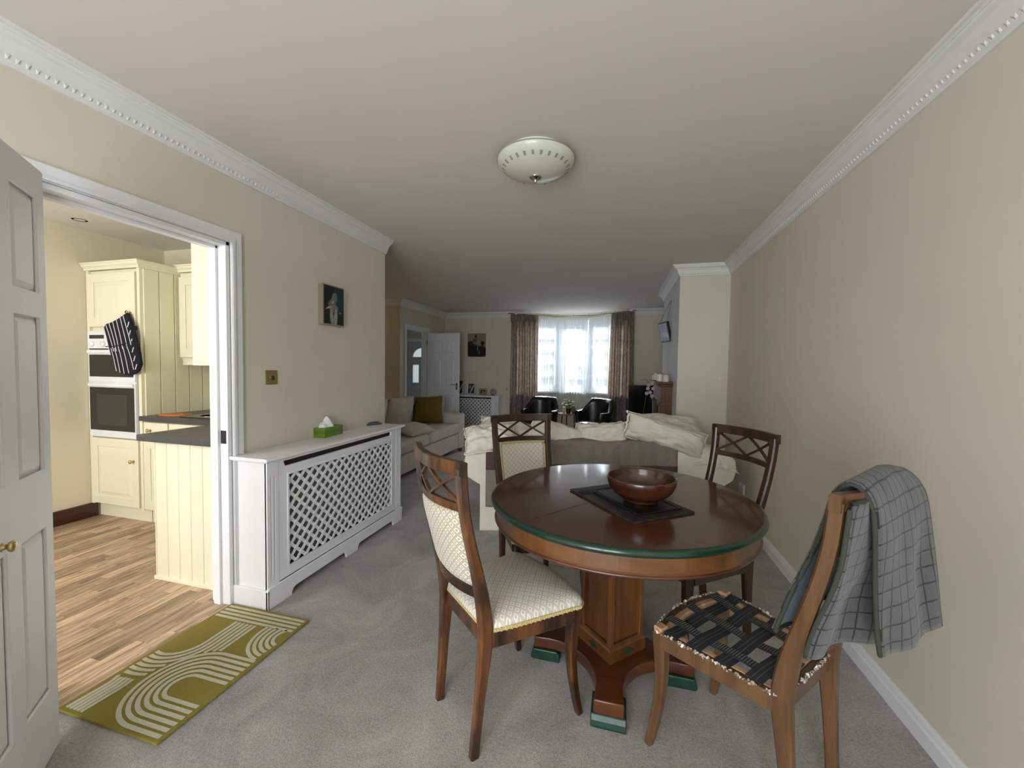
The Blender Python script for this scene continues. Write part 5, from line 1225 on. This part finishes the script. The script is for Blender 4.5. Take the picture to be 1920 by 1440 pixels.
# local x: along world -y.. ; rotation -90: local x-> -y world, local y -> +x world ; depth negative y = into room
B('mantel_shelf', -.62, .62, -.19, 0, 1.155, 1.18, m_fire, fp, bevel=.005)
B('frieze', -.55, .55, -.12, 0, .93, 1.155, m_fire, fp, bevel=.004); B('shelf_moulding', -.58, .58, -.15, 0, 1.125, 1.155, m_fire, fp, bevel=.008)
for s in (-1, 1):
    x0 = s*.45; j = B('pilaster', x0-.10, x0+.10, -.13, 0, 0, .93, m_fire, fp, bevel=.004); B('capital', x0-.11, x0+.11, -.145, 0, .90, .945, m_fire, fp, bevel=.005); B('plinth_block', x0-.11, x0+.11, -.145, 0, 0, .12, m_fire, fp, bevel=.004)
B('fire_recess', -.35, .35, -.03, 0, 0, .93, m_slot, fp)
B('hearth', -.62, .62, -.40, 0, 0, .03, m_black, fp)
ZM = 1.181
def jar(name, label, x, y, r, h, mat, cat='candle'):
    o = thing(name, label, cat, (x, y, ZM)); G().lathe([(.001, 0), (r, 0), (r*1.02, h*.8), (r*.8, h*.9), (r*.8, h), (.001, h)], seg=24).obj('jar', mat, o, smooth=False); G().lathe([(r*.84, h), (r*.84, h+.012), (.001, h+.014)], seg=24).obj('lid', m_canvas, o); return o
jar('glass_candle_jar', 'glass candle jar with lid on the mantelpiece', .47, 5.02, .04, .085, m_wax)
jar('glass_candle_jar', 'plain white candle jar at the near end of the mantelpiece', .52, 4.88, .035, .08, m_paper)
mc = thing('mantel_clock', 'small square white clock box on the mantelpiece', 'clock', (.47, 5.24, ZM)); B('case', -.05, .05, -.03, .03, 0, .095, m_paper, mc, bevel=.004); B('base', -.052, .052, -.032, .032, 0, .008, m_slot, mc)
jar('glass_candle_jar', 'small candle jar at the far end of the mantelpiece ornaments', .46, 5.62, .035, .07, m_wax)
# orchid standing on hearth side
oc = thing('orchid', 'lilac white orchid with arching stem in front of the fireplace', 'plant', (.30, 5.10, .031))
G().lathe([(.001, .38), (.05, .38), (.06, .50), (.055, .50), (.001, .49)], seg=24).obj('pot', m_paper, oc); G().lathe([(.10, 0), (.10, .015), (.02, .03), (.02, .36), (.09, .37), (.09, .38), (.001, .38)], seg=24).obj('plant_stand', m_metal_black, oc)
stem = [(0, 0, .49), (.0, .03, .75), (.03, .06, 1.0), (.05, .03, 1.12), (.02, -.06, 1.17), (-.06, -.10, 1.16)]
G().tube(stem, .003, 6).obj('flower_stem', m_leaf, oc)
rnd = random.Random(9)
for (x, y, z) in ((.05, .0, 1.10), (.09, .02, 1.12), (.04, -.03, 1.06), (.10, -.02, 1.06), (.07, .03, 1.01), (.03, .0, 1.0), (.09, -.01, .97)):
    f = G(); c0 = Vector((x, y, z))
    for k in range(5):
        a = 2*PI*k/5; d = Vector((math.cos(a), -.25, math.sin(a))); s = Vector((-math.sin(a), 0, math.cos(a)))*.011; f.add([c0, c0+d*.014+s, c0+d*.026, c0+d*.014-s], [(0, 1, 2, 3)])
    f.obj('blossom', m_lilac, oc, smooth=True).modifiers.new('s', 'SOLIDIFY').thickness = .001
tv = thing('television', 'black flat screen television right of the right curtain', 'television', (.53, 6.78, 0), rad(3))
B('screen_bezel', -.38, .38, -.02, .02, .50, 1.07, m_black, tv, bevel=.004); B('screen', -.37, .37, -.0225, -.0195, .51, 1.06, m_tv, tv); B('foot', -.15, .15, -.09, .09, .452, .462, m_black, tv); B('neck', -.03, .03, -.01, .01, .46, .52, m_black, tv)
ts = thing('tv_stand', 'black glass television stand', 'tv stand', (.53, 6.80, 0))
for z in (.08, .26, .44): B('shelf', -.46, .46, -.22, .22, z, z+.010, m_glassblack, ts, bevel=.003)
for sx in (-1, 1):
    for sy in (-1, 1): G().tube([(sx*.42, sy*.18, 0), (sx*.42, sy*.18, .44)], .016, 10).obj('leg', m_chrome, ts)
bpy.context.view_layer.update()
